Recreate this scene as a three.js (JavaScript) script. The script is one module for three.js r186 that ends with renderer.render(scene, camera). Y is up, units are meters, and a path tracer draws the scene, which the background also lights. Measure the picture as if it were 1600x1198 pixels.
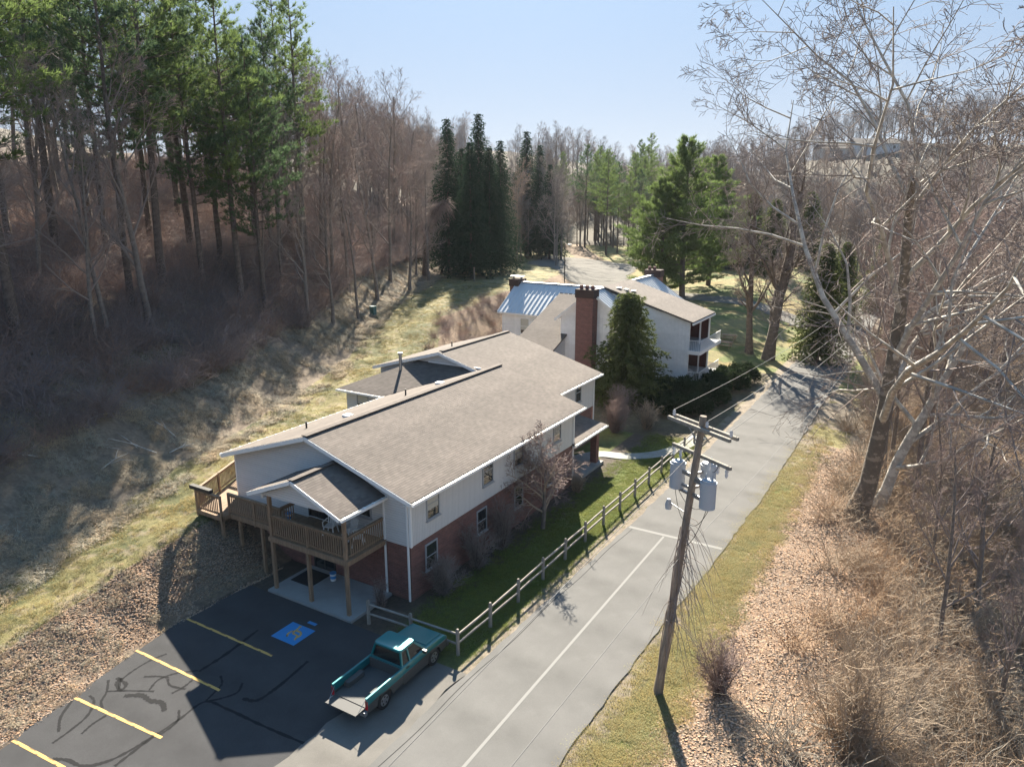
import * as THREE from 'three';
import { mergeGeometries } from 'three/addons/utils/BufferGeometryUtils.js';
// ---------- camera, sky, sun, exposure ----------
const F = 1150, CX = 800, CY = 599, CAMH = 18.2;
const pitch = Math.atan(296 / F), yaw = Math.atan(709 / Math.hypot(F, 296));
const scene = new THREE.Scene();
const camera = new THREE.PerspectiveCamera(2 * Math.atan(599 / F) * 180 / Math.PI, 1600 / 1198, 0.1, 3000);
camera.position.set(0, CAMH, 0);
const fw = new THREE.Vector3(-Math.sin(yaw) * Math.cos(pitch), -Math.sin(pitch), -Math.cos(yaw) * Math.cos(pitch));
const rt = new THREE.Vector3(Math.cos(yaw), 0, -Math.sin(yaw));
const upv = new THREE.Vector3().crossVectors(rt, fw);
camera.lookAt(fw.clone().add(camera.position));
camera.updateMatrixWorld();
const renderer = new THREE.WebGLRenderer({ antialias: true });
renderer.toneMapping = THREE.LinearToneMapping;
renderer.toneMappingExposure = 4.3;
renderer.shadowMap.enabled = true;
const SUN = new THREE.Vector3(-0.42, 0.548, -0.724).normalize();
const sun = new THREE.DirectionalLight(new THREE.Color(1, 0.91, 0.76), 5);
sun.position.copy(SUN).multiplyScalar(200).add(new THREE.Vector3(-20, 0, -40));
sun.target.position.set(-20, 0, -40);
sun.castShadow = true; sun.shadow.mapSize.set(4096, 4096); sun.shadow.radius = 1;
Object.assign(sun.shadow.camera, { left: -120, right: 120, top: 120, bottom: -120, near: 1, far: 500 });
scene.add(sun, sun.target);
{ // computed clear sky: blue overhead, pale haze at the horizon, forward scattering round the sun
  const W = 256, H = 128, d = new Float32Array(W * H * 4), v = new THREE.Vector3();
  for (let j = 0; j < H; j++) for (let i = 0; i < W; i++) {
    const th = (j + .5) / H * Math.PI - Math.PI / 2, ph = ((i + .5) / W - .5) * 2 * Math.PI;
    v.set(Math.cos(th) * Math.cos(ph), Math.sin(th), Math.cos(th) * Math.sin(ph));
    const e = Math.max(v.y, 0), m = Math.exp(-e * 6.0), c = Math.max(0, v.dot(SUN)), g = .08 * Math.pow(c, 5) + .1 * Math.pow(c, 60);
    let r = .042 + (.172 - .042) * m, gg = .092 + (.182 - .092) * m, b = .168 + (.19 - .168) * m;
    r += g * .9; gg += g * .95; b += g;
    if (v.y < 0) { const k = Math.exp(v.y * 8) * .7 + .3; r *= k; gg *= k; b *= k; }
    const o = (j * W + i) * 4; d[o] = r; d[o + 1] = gg; d[o + 2] = b; d[o + 3] = 1;
  }
  const t = new THREE.DataTexture(d, W, H, THREE.RGBAFormat, THREE.FloatType);
  t.mapping = THREE.EquirectangularReflectionMapping; t.magFilter = t.minFilter = THREE.LinearFilter; t.needsUpdate = true;
  scene.background = t; scene.environment = t;
}
// ---------- helpers ----------
function rng(s) { return () => { s |= 0; s = s + 0x6D2B79F5 | 0; let t = Math.imul(s ^ s >>> 15, 1 | s); t = t + Math.imul(t ^ t >>> 7, 61 | t) ^ t; return ((t ^ t >>> 14) >>> 0) / 4294967296; }; }
const V = (x, y, z) => new THREE.Vector3(x, y, z);
const lerp = (a, b, t) => a + (b - a) * t, clamp = (x, a = 0, b = 1) => Math.min(b, Math.max(a, x));
const sstep = (a, b, x) => { const t = clamp((x - a) / (b - a)); return t * t * (3 - 2 * t); };
function ray(px, py) { return fw.clone().addScaledVector(rt, (px - CX) / F).addScaledVector(upv, -(py - CY) / F); }
function G(px, py, h = 0) { const d = ray(px, py); return d.multiplyScalar((h - CAMH) / d.y).add(camera.position); }
function interp(zs, vs, z) { // zs descending
  if (z >= zs[0]) return vs[0];
  for (let i = 1; i < zs.length; i++) if (z >= zs[i]) { const t = (z - zs[i - 1]) / (zs[i] - zs[i - 1]); return lerp(vs[i - 1], vs[i], t); }
  return vs[vs.length - 1];
}
function hash2(i, j) { let h = Math.imul(i, 374761393) + Math.imul(j, 668265263) | 0; h = Math.imul(h ^ h >>> 13, 1274126177); return ((h ^ h >>> 16) >>> 0) / 4294967296; }
function vnoise(x, y) { const i = Math.floor(x), j = Math.floor(y), u = x - i, v = y - j, a = u * u * (3 - 2 * u), b = v * v * (3 - 2 * v); return lerp(lerp(hash2(i, j), hash2(i + 1, j), a), lerp(hash2(i, j + 1), hash2(i + 1, j + 1), a), b); }
function fbm(x, y, n = 4) { let s = 0, a = .5; for (let k = 0; k < n; k++) { s += a * vnoise(x, y); x = x * 2.03 + 17.1; y = y * 2.03 + 5.7; a *= .5; } return s / (1 - Math.pow(.5, n)); }
class MB {
  constructor() { this.p = []; this.n = []; this.u = []; }
  tri(a, b, c, na, nb, nc, ua = [0, 0], ub = [0, 0], uc = [0, 0]) {
    if (!na) { const n = b.clone().sub(a).cross(c.clone().sub(a)).normalize(); na = nb = nc = n; }
    this.p.push(a.x, a.y, a.z, b.x, b.y, b.z, c.x, c.y, c.z); this.n.push(na.x, na.y, na.z, nb.x, nb.y, nb.z, nc.x, nc.y, nc.z); this.u.push(...ua, ...ub, ...uc); return this;
  }
  quad(a, b, c, d, uv) { // flat quad, uv in metres from a->b, a->d unless given
    if (!uv) { const w = a.distanceTo(b), h = a.distanceTo(d), n = b.clone().sub(a).normalize(); const uvp = q => { const e = q.clone().sub(a), s = e.dot(n); return [s, Math.sqrt(Math.max(0, e.lengthSq() - s * s))]; }; uv = [a, b, c, d].map(uvp); }
    this.tri(a, b, c, null, null, null, uv[0], uv[1], uv[2]); this.tri(a, c, d, null, null, null, uv[0], uv[2], uv[3]); return this;
  }
  box(x0, x1, y0, y1, z0, z1) {
    const P = (x, y, z) => V(x, y, z);
    const f = (a, b, c, d, m) => this.quad(a, b, c, d, [a, b, c, d].map(m));
    f(P(x1, y0, z1), P(x1, y0, z0), P(x1, y1, z0), P(x1, y1, z1), q => [-q.z, q.y]);
    f(P(x0, y0, z0), P(x0, y0, z1), P(x0, y1, z1), P(x0, y1, z0), q => [q.z, q.y]);
    f(P(x0, y0, z1), P(x1, y0, z1), P(x1, y1, z1), P(x0, y1, z1), q => [q.x, q.y]);
    f(P(x1, y0, z0), P(x0, y0, z0), P(x0, y1, z0), P(x1, y1, z0), q => [-q.x, q.y]);
    f(P(x0, y1, z1), P(x1, y1, z1), P(x1, y1, z0), P(x0, y1, z0), q => [q.x, -q.z]);
    f(P(x0, y0, z0), P(x1, y0, z0), P(x1, y0, z1), P(x0, y0, z1), q => [q.x, q.z]);
    return this;
  }
  bar(a, b, w, h, up = V(0, 1, 0)) { // rectangular beam from a to b
    const d = b.clone().sub(a).normalize(), s = d.clone().cross(up).normalize().multiplyScalar(w / 2), t = s.clone().cross(d).normalize().multiplyScalar(h / 2);
    const c = (q, i, j) => q.clone().addScaledVector(s, i).addScaledVector(t, j);
    const A = [c(a, -1, -1), c(a, 1, -1), c(a, 1, 1), c(a, -1, 1)], B = [c(b, -1, -1), c(b, 1, -1), c(b, 1, 1), c(b, -1, 1)];
    for (let i = 0; i < 4; i++) { const j = (i + 1) % 4; this.quad(A[i], B[i], B[j], A[j]); }
    this.quad(A[0], A[1], A[2], A[3]); this.quad(B[1], B[0], B[3], B[2]); return this;
  }
  slab(a, b, c, d, t) { // top face a,b,c,d (seen from above counter-clockwise), thickness t
    const n = b.clone().sub(a).cross(d.clone().sub(a)).normalize().multiplyScalar(-t), e = [a, b, c, d], l = e.map(q => q.clone().add(n));
    this.quad(a, b, c, d); this.quad(l[3], l[2], l[1], l[0]);
    for (let i = 0; i < 4; i++) { const j = (i + 1) % 4; this.quad(l[i], l[j], e[j], e[i]); }
    return this;
  }
  prism(poly, f0, f1) { // poly 2D points counter-clockwise, f0/f1 map a 2D point to 3D on the back and front faces
    const tris = THREE.ShapeUtils.triangulateShape(poly, []), A = poly.map(f0), B = poly.map(f1);
    for (const [i, j, k] of tris) { const u = q => [poly[q].x, poly[q].y]; this.tri(B[i], B[j], B[k], null, null, null, u(i), u(j), u(k)); this.tri(A[k], A[j], A[i], null, null, null, u(k), u(j), u(i)); }
    for (let i = 0; i < poly.length; i++) { const j = (i + 1) % poly.length; this.quad(A[i], A[j], B[j], B[i]); }
    return this;
  }
  tube(pts, rad, sides = 6, cap = false) {
    const n = pts.length, rings = []; let ref = null, L = 0;
    for (let i = 0; i < n; i++) {
      const d = (i < n - 1 ? pts[i + 1].clone().sub(pts[Math.max(0, i - 1)]) : pts[i].clone().sub(pts[i - 1])).normalize();
      if (!ref) ref = Math.abs(d.y) > .9 ? V(1, 0, 0) : V(0, 1, 0);
      const s = d.clone().cross(ref).normalize(), t = s.clone().cross(d).normalize(); ref = t;
      if (i) L += pts[i].distanceTo(pts[i - 1]);
      const r = Array.isArray(rad) ? rad[i] : rad, ring = [];
      for (let k = 0; k <= sides; k++) { const a = k / sides * Math.PI * 2, nn = s.clone().multiplyScalar(Math.cos(a)).addScaledVector(t, Math.sin(a)); ring.push([pts[i].clone().addScaledVector(nn, r), nn, [k / sides * 6.28 * r, L]]); }
      rings.push(ring);
    }
    for (let i = 0; i < n - 1; i++) for (let k = 0; k < sides; k++) {
      const a = rings[i][k], b = rings[i][k + 1], c = rings[i + 1][k + 1], d = rings[i + 1][k];
      this.tri(a[0], c[0], b[0], a[1], c[1], b[1], a[2], c[2], b[2]); this.tri(a[0], d[0], c[0], a[1], d[1], c[1], a[2], d[2], c[2]);
    }
    if (cap) for (const [ri, s] of [[0, 1], [n - 1, -1]]) { const r = rings[ri]; for (let k = 1; k < sides - 1; k++) s > 0 ? this.tri(r[0][0], r[k][0], r[k + 1][0]) : this.tri(r[0][0], r[k + 1][0], r[k][0]); }
    return this;
  }
  cyl(c, r, y0, y1, sides = 16, r1 = r) { return this.tube([V(c.x, y0, c.z), V(c.x, y1, c.z)], [r, r1], sides, true); }
  geo() { const g = new THREE.BufferGeometry(); g.setAttribute('position', new THREE.Float32BufferAttribute(this.p, 3)); g.setAttribute('normal', new THREE.Float32BufferAttribute(this.n, 3)); g.setAttribute('uv', new THREE.Float32BufferAttribute(this.u, 2)); return g; }
  build(name, mat, parent) { return addMesh(name, this.geo(), mat, parent); }
}
const names = {};
function numbered(n) { const k = names[n] = (names[n] ?? -1) + 1; return k ? n + '_' + String(k).padStart(3, '0') : n; }
function addMesh(name, g, mat, parent) { const m = new THREE.Mesh(g, mat); m.castShadow = m.receiveShadow = true; m.name = parent && parent !== scene ? name : numbered(name); (parent || scene).add(m); return m; }
function tag(o, label, category, group) { o.userData.label = label; o.userData.category = category; if (group) o.userData.group = group; return o; }
function thing(name, label, category, pos = [0, 0, 0], group) { const o = new THREE.Group(); o.name = numbered(name); o.position.set(...pos); scene.add(o); return tag(o, label, category, group); }
function struct(o, kind = 'structure', label) { o.userData.kind = kind; if (label) o.userData.label = label; return o; }
function copy(o, label) { const c = o.clone(); c.name = numbered(o.name.replace(/_\d{3}$/, '')); c.userData = { ...o.userData }; if (label) c.userData.label = label; scene.add(c); return c; }
function shift(g, x, y, z) { g.translate(x, y, z); return g; }
// ---------- textures and materials ----------
function tex(w, h, fn, srgb = true, rep = 1) {
  const d = new Uint8Array(w * h * 4);
  for (let j = 0; j < h; j++) for (let i = 0; i < w; i++) { const c = fn(i / w, j / h, i, j), o = (j * w + i) * 4; d[o] = clamp(c[0]) * 255; d[o + 1] = clamp(c[1]) * 255; d[o + 2] = clamp(c[2]) * 255; d[o + 3] = 255; }
  const t = new THREE.DataTexture(d, w, h); t.magFilter = THREE.LinearFilter; t.minFilter = THREE.LinearMipmapLinearFilter; t.generateMipmaps = true; t.wrapS = t.wrapT = THREE.RepeatWrapping; if (srgb) t.colorSpace = THREE.SRGBColorSpace; t.repeat.set(rep, rep); t.needsUpdate = true; return t;
}
const toS = c => c <= .0031308 ? c * 12.92 : 1.055 * Math.pow(c, 1 / 2.4) - .055;
const lin = (r, g, b) => new THREE.Color().setRGB(r, g, b);
// tileable noise: blends two shifted copies at the edges
function tn(u, v, f, n = 4) { const a = fbm(u * f, v * f, n), b = fbm((u - 1) * f, v * f, n), c = fbm(u * f, (v - 1) * f, n), d = fbm((u - 1) * f, (v - 1) * f, n); const s = sstep(.7, 1, u), t = sstep(.7, 1, v); return lerp(lerp(a, b, s), lerp(c, d, s), t); }
const S = (r, g, b) => [toS(r), toS(g), toS(b)];
const std = (o) => new THREE.MeshStandardMaterial({ roughness: .85, ...o });
const rough = (o) => new THREE.MeshPhysicalMaterial({ roughness: 1, specularIntensity: .25, ...o });
const M = {};
{ // shingles: 4 m tile
  const cell = (u, v) => { const row = Math.floor(v * 28), off = hash2(row, 3) , k = Math.floor((u + off) * 14); return hash2(k, row * 7 + 1); };
  const colr = tex(512, 512, (u, v) => { const k = .82 + .3 * cell(u, v), n = .75 + .5 * tn(u, v, 5), s = k * n; return S(.125 * s, .103 * s, .09 * s); }, true, .25);
  const bmp = tex(512, 512, (u, v) => { const f = (v * 28) % 1, g = cell(u, v); const h = (1 - f) * .8 + .2 * g; return [h, h, h]; }, false, .25);
  M.shingle = std({ color: lin(.9, .9, .9), map: colr, bumpMap: bmp, bumpScale: .012, roughness: .95 });
  
}
{ // brick 1.6 m tile: 8 bricks x 24 rows
  const f = (u, v) => { const r = Math.floor(v * 24), x = u * 8 + (r % 2) * .5, k = Math.floor(x), fx = x - k, fy = v * 24 - r; const mort = fx < .05 || fy < .14; return [mort, hash2((k + 8) % 8, r)]; };
  const c = tex(512, 512, (u, v) => { const [m, h] = f(u, v), n = .85 + .3 * tn(u, v, 9); return m ? S(.22 * n, .18 * n, .16 * n) : S((.145 + .075 * h) * n, (.062 + .03 * h) * n, (.052 + .022 * h) * n); }, true, 1 / 1.6);
  const b = tex(512, 512, (u, v) => { const [m, h] = f(u, v); const q = m ? 0 : .8 + .2 * h; return [q, q, q]; }, false, 1 / 1.6);
  M.brick = std({ map: c, bumpMap: b, bumpScale: .008, roughness: .92 });
}
{ // lap siding: 0.44 m tile of 4 laps
  const b = tex(64, 256, (u, v) => { const f = (v * 4) % 1; const q = 1 - f * .85; return [q, q, q]; }, false, 1 / .48);
  const c = tex(256, 256, (u, v) => { const f = (v * 4) % 1, n = .94 + .12 * tn(u, v, 4), e = f < .1 ? .62 : 1; return S(.60 * n * e, .59 * n * e, .575 * n * e); }, true, 1 / .48);
  M.siding = std({ map: c, bumpMap: b, bumpScale: .02, roughness: .6 });
}
{ // board and batten: 1.2 m tile of 4 boards
  const bt = u => { const f = (u * 4) % 1; return f < .14; };
  const b = tex(256, 32, (u, v) => { const q = bt(u) ? 1 : 0; return [q, q, q]; }, false, 1 / 1.4);
  const c = tex(256, 256, (u, v) => { const n = .9 + .2 * tn(u, v, 5), s = .78 * n; return S(s, s * .99, s * .97); }, true, 1 / 1.4);
  M.batten = std({ map: c, bumpMap: b, bumpScale: .03, roughness: .65 });
}
{ // asphalt
  const mk = (a, r, gv) => tex(512, 512, (u, v, i, j) => { const n = .82 + .36 * tn(u, v, 4), g = 1 + gv * (hash2(i, j) - .5); return S(a[0] * n * g, a[1] * n * g, a[2] * n * g); }, true, r);
  const bm = tex(256, 256, (u, v, i, j) => { const q = hash2(i, j); return [q, q, q]; }, false, 1);
  M.lot = rough({ map: mk([.055, .055, .057], 1 / 3.1, .5), bumpMap: bm, bumpScale: .004 });
  M.roadNear = rough({ map: mk([.135, .132, .127], 1 / 3.7, .3), bumpMap: bm, bumpScale: .004 });
  M.apron = rough({ map: mk([.15, .142, .13], 1 / 2.9, .4), bumpMap: bm, bumpScale: .006 });
  M.gravelLot = rough({ map: mk([.15, .142, .128], 1 / 5, .4), bumpMap: bm, bumpScale: .01 });
  M.concrete = std({ map: mk([.27, .27, .26], 1 / 2.3, .16), bumpMap: bm, bumpScale: .002, roughness: .9 });
}
function woodTex(a, k = .35) { return tex(128, 512, (u, v) => { const n = 1 - k / 2 + k * fbm(u * 22 + 3 * vnoise(u * 3, v * 2), v * 3, 3) + .12 * (vnoise(u * 4, v * 9) - .5); return S(a[0] * n, a[1] * n, a[2] * n); }, true, 1); }
M.fence = std({ map: woodTex([.25, .225, .195], .5), roughness: .9 });
M.deck = std({ map: woodTex([.245, .165, .105], .6), roughness: .85 });

M.pole = std({ map: woodTex([.22, .18, .145], .8), roughness: .95 });
M.arm = std({ map: woodTex([.24, .22, .19], .6), roughness: .95 });
M.white = std({ color: lin(.76, .75, .73), roughness: .5 });
M.trimGrey = std({ color: lin(.33, .34, .35), roughness: .5 });
M.glass = new THREE.MeshPhysicalMaterial({ color: lin(.025, .03, .033), roughness: .04, metalness: 0, clearcoat: 1, clearcoatRoughness: .02 });
M.blind = std({ color: lin(.5, .47, .4), roughness: .8 });
M.dark = std({ color: lin(.03, .028, .027), roughness: .7 });
M.darkRed = std({ color: lin(.075, .02, .02), roughness: .7 });
M.metalRoof = new THREE.MeshStandardMaterial({ color: lin(.5, .52, .54), metalness: .15, roughness: .45 });
M.steel = std({ color: lin(.35, .36, .37), metalness: .8, roughness: .4 });
M.tank = std({ color: lin(.36, .40, .45), roughness: .42 });
M.porcelain = std({ color: lin(.55, .56, .58), roughness: .25 });
M.wire = std({ color: lin(.12, .12, .12), metalness: .2, roughness: .7 });
M.cable = std({ color: lin(.03, .03, .03), roughness: .6 });
M.yellow = std({ map: tex(256, 256, (u, v, i, j) => { const n = tn(u, v, 9), w = n > .62 ? .35 : 1; return S(.55 * w, .34 * w, .085 * w + .01); }, true, 1), roughness: .8 });
M.seal = rough({ color: lin(.022, .022, .023) });
M.paleLine = rough({ color: lin(.22, .217, .207) });
M.rubber = std({ color: lin(.016, .016, .017), roughness: .85 });
M.alloy = std({ color: lin(.5, .5, .5), metalness: .9, roughness: .3 });
M.teal = new THREE.MeshPhysicalMaterial({ color: lin(.004, .17, .185), metalness: .35, roughness: .35, clearcoat: 1, clearcoatRoughness: .06 });
M.cladding = new THREE.MeshPhysicalMaterial({ color: lin(.075, .078, .075), metalness: .4, roughness: .38, clearcoat: .8, clearcoatRoughness: .08 });
M.bedLiner = std({ color: lin(.06, .06, .06), roughness: .75 });
M.redLens = new THREE.MeshPhysicalMaterial({ color: lin(.42, .012, .02), roughness: .15, clearcoat: 1 });
M.plastic = std({ color: lin(.7, .7, .68), roughness: .45 });
M.blue = std({ color: lin(.03, .22, .5), roughness: .5 });
const barkMap = (a, k) => tex(128, 256, (u, v) => { const n = 1 - k / 2 + k * tn(u, v, 9, 4); return S(a[0] * n, a[1] * n, a[2] * n); }, true, 1);
M.barkPine = std({ map: barkMap([.115, .09, .075], .9), roughness: 1 });
M.barkGrey = std({ map: barkMap([.17, .145, .125], .8), roughness: 1 });
M.barkBrown = std({ map: barkMap([.13, .10, .08], .9), roughness: 1 });
M.barkSyc = std({ map: tex(256, 512, (u, v) => { const n = tn(u, v, 7, 4), w = n > .6 ? 1.7 : .7 + .5 * n; return S(.15 * w, .125 * w, .1 * w); }, true, 1), roughness: .95 });
M.barkPale = std({ map: tex(256, 512, (u, v) => { const n = tn(u, v, 6, 4), w = n > .52 ? 1 : .55 + .4 * n; return S(.46 * w, .43 * w, .385 * w); }, true, 1), roughness: .9 });
M.twig = std({ color: lin(.23, .19, .17), roughness: 1 });
M.twigPink = std({ color: lin(.25, .185, .165), roughness: 1 });
M.twigTan = std({ color: lin(.35, .27, .195), roughness: 1 });
const leafy = (r, g, b, t = .4) => new THREE.MeshPhysicalMaterial({ color: lin(r, g, b), roughness: .95, transmission: t, thickness: 0, side: THREE.DoubleSide, specularIntensity: .2 });
M.pine = leafy(.135, .19, .062, .5); M.pineB = leafy(.085, .135, .065, .45); M.spruce = leafy(.032, .062, .036, .25); M.hemlock = leafy(.095, .115, .04, .4); M.rhodo = leafy(.035, .055, .022, .2);
const matte = (r, g, b) => std({ color: lin(r, g, b), roughness: .95, side: THREE.DoubleSide });
M.litter = matte(.34, .24, .17); M.litter.vertexColors = true; M.straw = matte(.31, .25, .17); M.grassBlade = leafy(.17, .20, .045, .4); M.dryBlade = leafy(.32, .275, .125, .35);
// ---------- terrain ----------
const TZ = [12, -5, -10, -17.5, -22, -28, -40, -50, -66, -88, -110, -140, -200];
const XB = [-24.2, -25.2, -25.9, -27.3, -27.2, -27.6, -29.5, -33, -43, -46, -50, -58, -95];
const WB = [2.5, 3, 3.3, 3.4, 3.8, 3.6, 4, 5, 6, 7, 8, 8, 8];
const HT = [.8, 1.1, 1.4, 2.05, 2.45, 2.8, 3.1, 3.5, 5, 5.4, 4.8, 3.6, 3.4];
const XF = [-27.5, -31, -32.3, -34.8, -36.2, -38, -42.5, -47, -57, -67, -78, -92, -125];
function flatZone(x, z) { return x > -24 && x < -7 && z > -50; }
function hgt(x, z) {
  const xb = interp(TZ, XB, z), wb = interp(TZ, WB, z), ht = interp(TZ, HT, z), xf = interp(TZ, XF, z);
  let fl = interp([0, -50, -66, -90, -115, -135, -200], [0, 0, .9, 1.4, 2.2, 3, 3.4], z) * sstep(-16, -27, x);
  let h = fl + (ht - fl) * (.5 * sstep(0, 1, (xb - x) / wb) + .5 * clamp((xb - x) / wb));
  const d = xf - x;
  if (d > 0) { const e = d < 3 ? d * d / 6 : d - 1.5; h += e < 13 ? .60 * e : 7.8 + 17 * (1 - Math.exp(-(e - 13) * .40 / 17)); }
  if (x > -6.5) h -= 1.6 * sstep(-6.5, 8, x);
  if (z < -205) { const k = -205 - z; h += 16 * sstep(0, 130, k) * sstep(30, -30, x + 40) + 44 * sstep(30, 260, k) * sstep(-120, 0, x); }
  const onRoad = x > -15.2 && x < -8;
  const rough = onRoad ? 0 : clamp((Math.abs(x + 15) - 8) / 10) * .5 + (x > -7 ? .3 : 0) + clamp(d / 4) * .6 + ((xb - x) > 0 && d < 0 ? .12 : 0);
  h += (fbm(x * .35 + 9, z * .35, 4) - .5) * rough + (fbm(x * .06, z * .06, 3) - .5) * 1.2 * clamp(d / 12);
  return h - .025 + (onRoad || flatZone(x, z) ? (vnoise(x * 1.3, z * 1.3) - 1) * .015 : 0);
}
function hit(px, py, far = 420) { const d = ray(px, py), o = camera.position; let t0 = 5; for (let t = 5; t < far; t += .4) { const x = o.x + d.x * t, y = o.y + d.y * t, z = o.z + d.z * t; if (y < hgt(x, z)) { return V(x, hgt(x, z), z); } t0 = t; } return null; }
const TX0 = -140, TX1 = 40, TZ0 = 12, TZ1 = -205;
{
  // colours of the ground cover, in linear values
  const mixc = (a, b, t) => [lerp(a[0], b[0], t), lerp(a[1], b[1], t), lerp(a[2], b[2], t)];
  const LAWN = [.10, .122, .028], DRYG = [.19, .165, .065], LIT = [.19, .128, .085], STRAW = [.20, .155, .112], WOOD = [.165, .118, .09], SAND = [.20, .165, .125], SOIL = [.075, .058, .044], MOSS = [.08, .085, .028];
  const groundCol = (x, z) => {
    const n = fbm(x * .5, z * .5, 4), n2 = fbm(x * 2.3 + 40, z * 2.3, 3), n3 = fbm(x * .13, z * .13 + 20, 3);
    const xb = interp(TZ, XB, z), wb = interp(TZ, WB, z), xf = interp(TZ, XF, z);
    let c;
    if (x > -8.2) { // far side of the road
      const e = -6.9 + (n - .5) * 1.6 + (z < -50 ? 2.2 * sstep(-50, -60, z) : 0);
      c = mixc(mixc(DRYG, LAWN, sstep(.42, .62, n)), SAND, sstep(-8.2, -8.9, x + (n2 - .5) * .8));
      if (z < -46 && z > -74) c = mixc(c, SAND, sstep(.42, .55, n + .12) * sstep(-46, -50, z));
      c = mixc(c, mixc(LIT, STRAW, sstep(.5, .7, n3)), sstep(e - .25, e + .25, x + (n2 - .5) * .7));
    } else if (x > xb - .1) {
      if (z > -52 && x < -15.0) { c = mixc(LAWN, mixc(DRYG, LAWN, .5), sstep(.45, .7, n)); if (x < -17.6 + (n - .5) * 1.2 && x > -20 && z < -24) c = mixc(c, SOIL, sstep(-17.5, -18.1, x + (n2 - .5) * .8)); if (z > -24.5) c = mixc(SOIL, LAWN, sstep(-19.8, -17, x) * .8); }
      else if (x >= -15) { c = mixc(mixc(DRYG, LAWN, n), SAND, sstep(-15.3, -14.6, x + (n2 - .5) * .5)); }
      else if (z < -78) c = mixc(mixc(DRYG, [.2, .15, .05], sstep(.45, .6, n3)), LAWN, sstep(.5, .62, n));
      else c = mixc(SOIL, mixc(LIT, LAWN, .4), n);
    } else if (x > xb - wb + .3) { c = mixc(LIT, STRAW, sstep(.4, .6, n)); c = mixc(c, SOIL, sstep(.56, .66, n2) * .6); if (z < -50) c = mixc([.17, .115, .065], LIT, n); }
    else if (x > xf - .6) { c = mixc(DRYG, MOSS, sstep(.4, .65, n)); c = mixc(c, STRAW, sstep(.55, .7, n2) * .6); }
    else { const d = xf - x; c = mixc(STRAW, WOOD, sstep(6, 18, d + (n - .5) * 14)); c = mixc(c, MOSS, sstep(.6, .72, n3) * .35 * sstep(24, 8, d)); c = mixc(c, SOIL, sstep(.55, .7, n2) * .5); }
    const g = .72 + .56 * n2; return [c[0] * g, c[1] * g, c[2] * g];
  };
  const W = 2048, map = tex(W, W, (u, v, i, j) => { const x = lerp(TX0, TX1, u), z = lerp(TZ0, TZ1, v), c = groundCol(x, z), s = .8 + .4 * hash2(i, j); return S(c[0] * s, c[1] * s, c[2] * s); });
  map.wrapS = map.wrapT = THREE.ClampToEdgeWrapping;
  const bump = tex(512, 512, (u, v, i, j) => { const q = .6 * tn(u, v, 14, 4) + .4 * hash2(i, j); return [q, q, q]; }, false); bump.repeat.set(45, 54);
  const NX = 300, NZ = 360, pos = [], uv = [], idx = [];
  for (let j = 0; j <= NZ; j++) for (let i = 0; i <= NX; i++) { const x = lerp(TX0, TX1, i / NX), z = lerp(TZ0, TZ1, j / NZ); pos.push(x, hgt(x, z), z); uv.push(i / NX, j / NZ); }
  for (let j = 0; j < NZ; j++) for (let i = 0; i < NX; i++) { const a = j * (NX + 1) + i, b = a + 1, c = a + NX + 1, d = c + 1; idx.push(a, b, c, b, d, c); }
  const g = new THREE.BufferGeometry(); g.setAttribute('position', new THREE.Float32BufferAttribute(pos, 3)); g.setAttribute('uv', new THREE.Float32BufferAttribute(uv, 2)); g.setIndex(idx); g.computeVertexNormals();
  const gm = addMesh('ground', g, std({ map, bumpMap: bump, bumpScale: .06, roughness: 1 })); struct(gm);
  // far terrain: hills all round, meeting the near sheet at its edges
  const P2 = [], C2 = [], I2 = [], xs = [], zs = [];
  for (let x = -900; x <= 700; x += x >= -160 && x < 60 ? 10 : 20) xs.push(x); for (let z = 300; z >= -1300; z -= z <= 20 && z > -220 ? 10 : 20) zs.push(z);
  const farH = (x, z) => { const cx = clamp(x, TX0, TX1), cz = clamp(z, z < TZ1 ? -1300 : TZ1, TZ0); let h = hgt(cx, z < TZ1 ? z : cz); const o = Math.max(0, TX0 - x, x - TX1, z - TZ0); h += Math.min(14, o * .12) + (fbm(x * .01, z * .01) - .5) * Math.min(14, o * .2 + Math.max(0, -240 - z) * .08); return h; };
  for (const z of zs) for (const x of xs) { const inside = x > TX0 + 1 && x < TX1 - 1 && z < TZ0 - 1 && z > TZ1 + 1; P2.push(x, farH(x, z) - (inside ? 6 : .02), z); const n = fbm(x * .05, z * .05), c = mixc([.075, .058, .045], [.07, .062, .036], n); C2.push(...c); }
  for (let j = 0; j < zs.length - 1; j++) for (let i = 0; i < xs.length - 1; i++) { const a = j * xs.length + i, b = a + 1, c = a + xs.length, d = c + 1; I2.push(a, b, c, b, d, c); }
  const g2 = new THREE.BufferGeometry(); g2.setAttribute('position', new THREE.Float32BufferAttribute(P2, 3)); g2.setAttribute('color', new THREE.Float32BufferAttribute(C2, 3)); g2.setIndex(I2); g2.computeVertexNormals();
  struct(addMesh('hills', g2, std({ vertexColors: true, roughness: 1 })));
}
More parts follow.
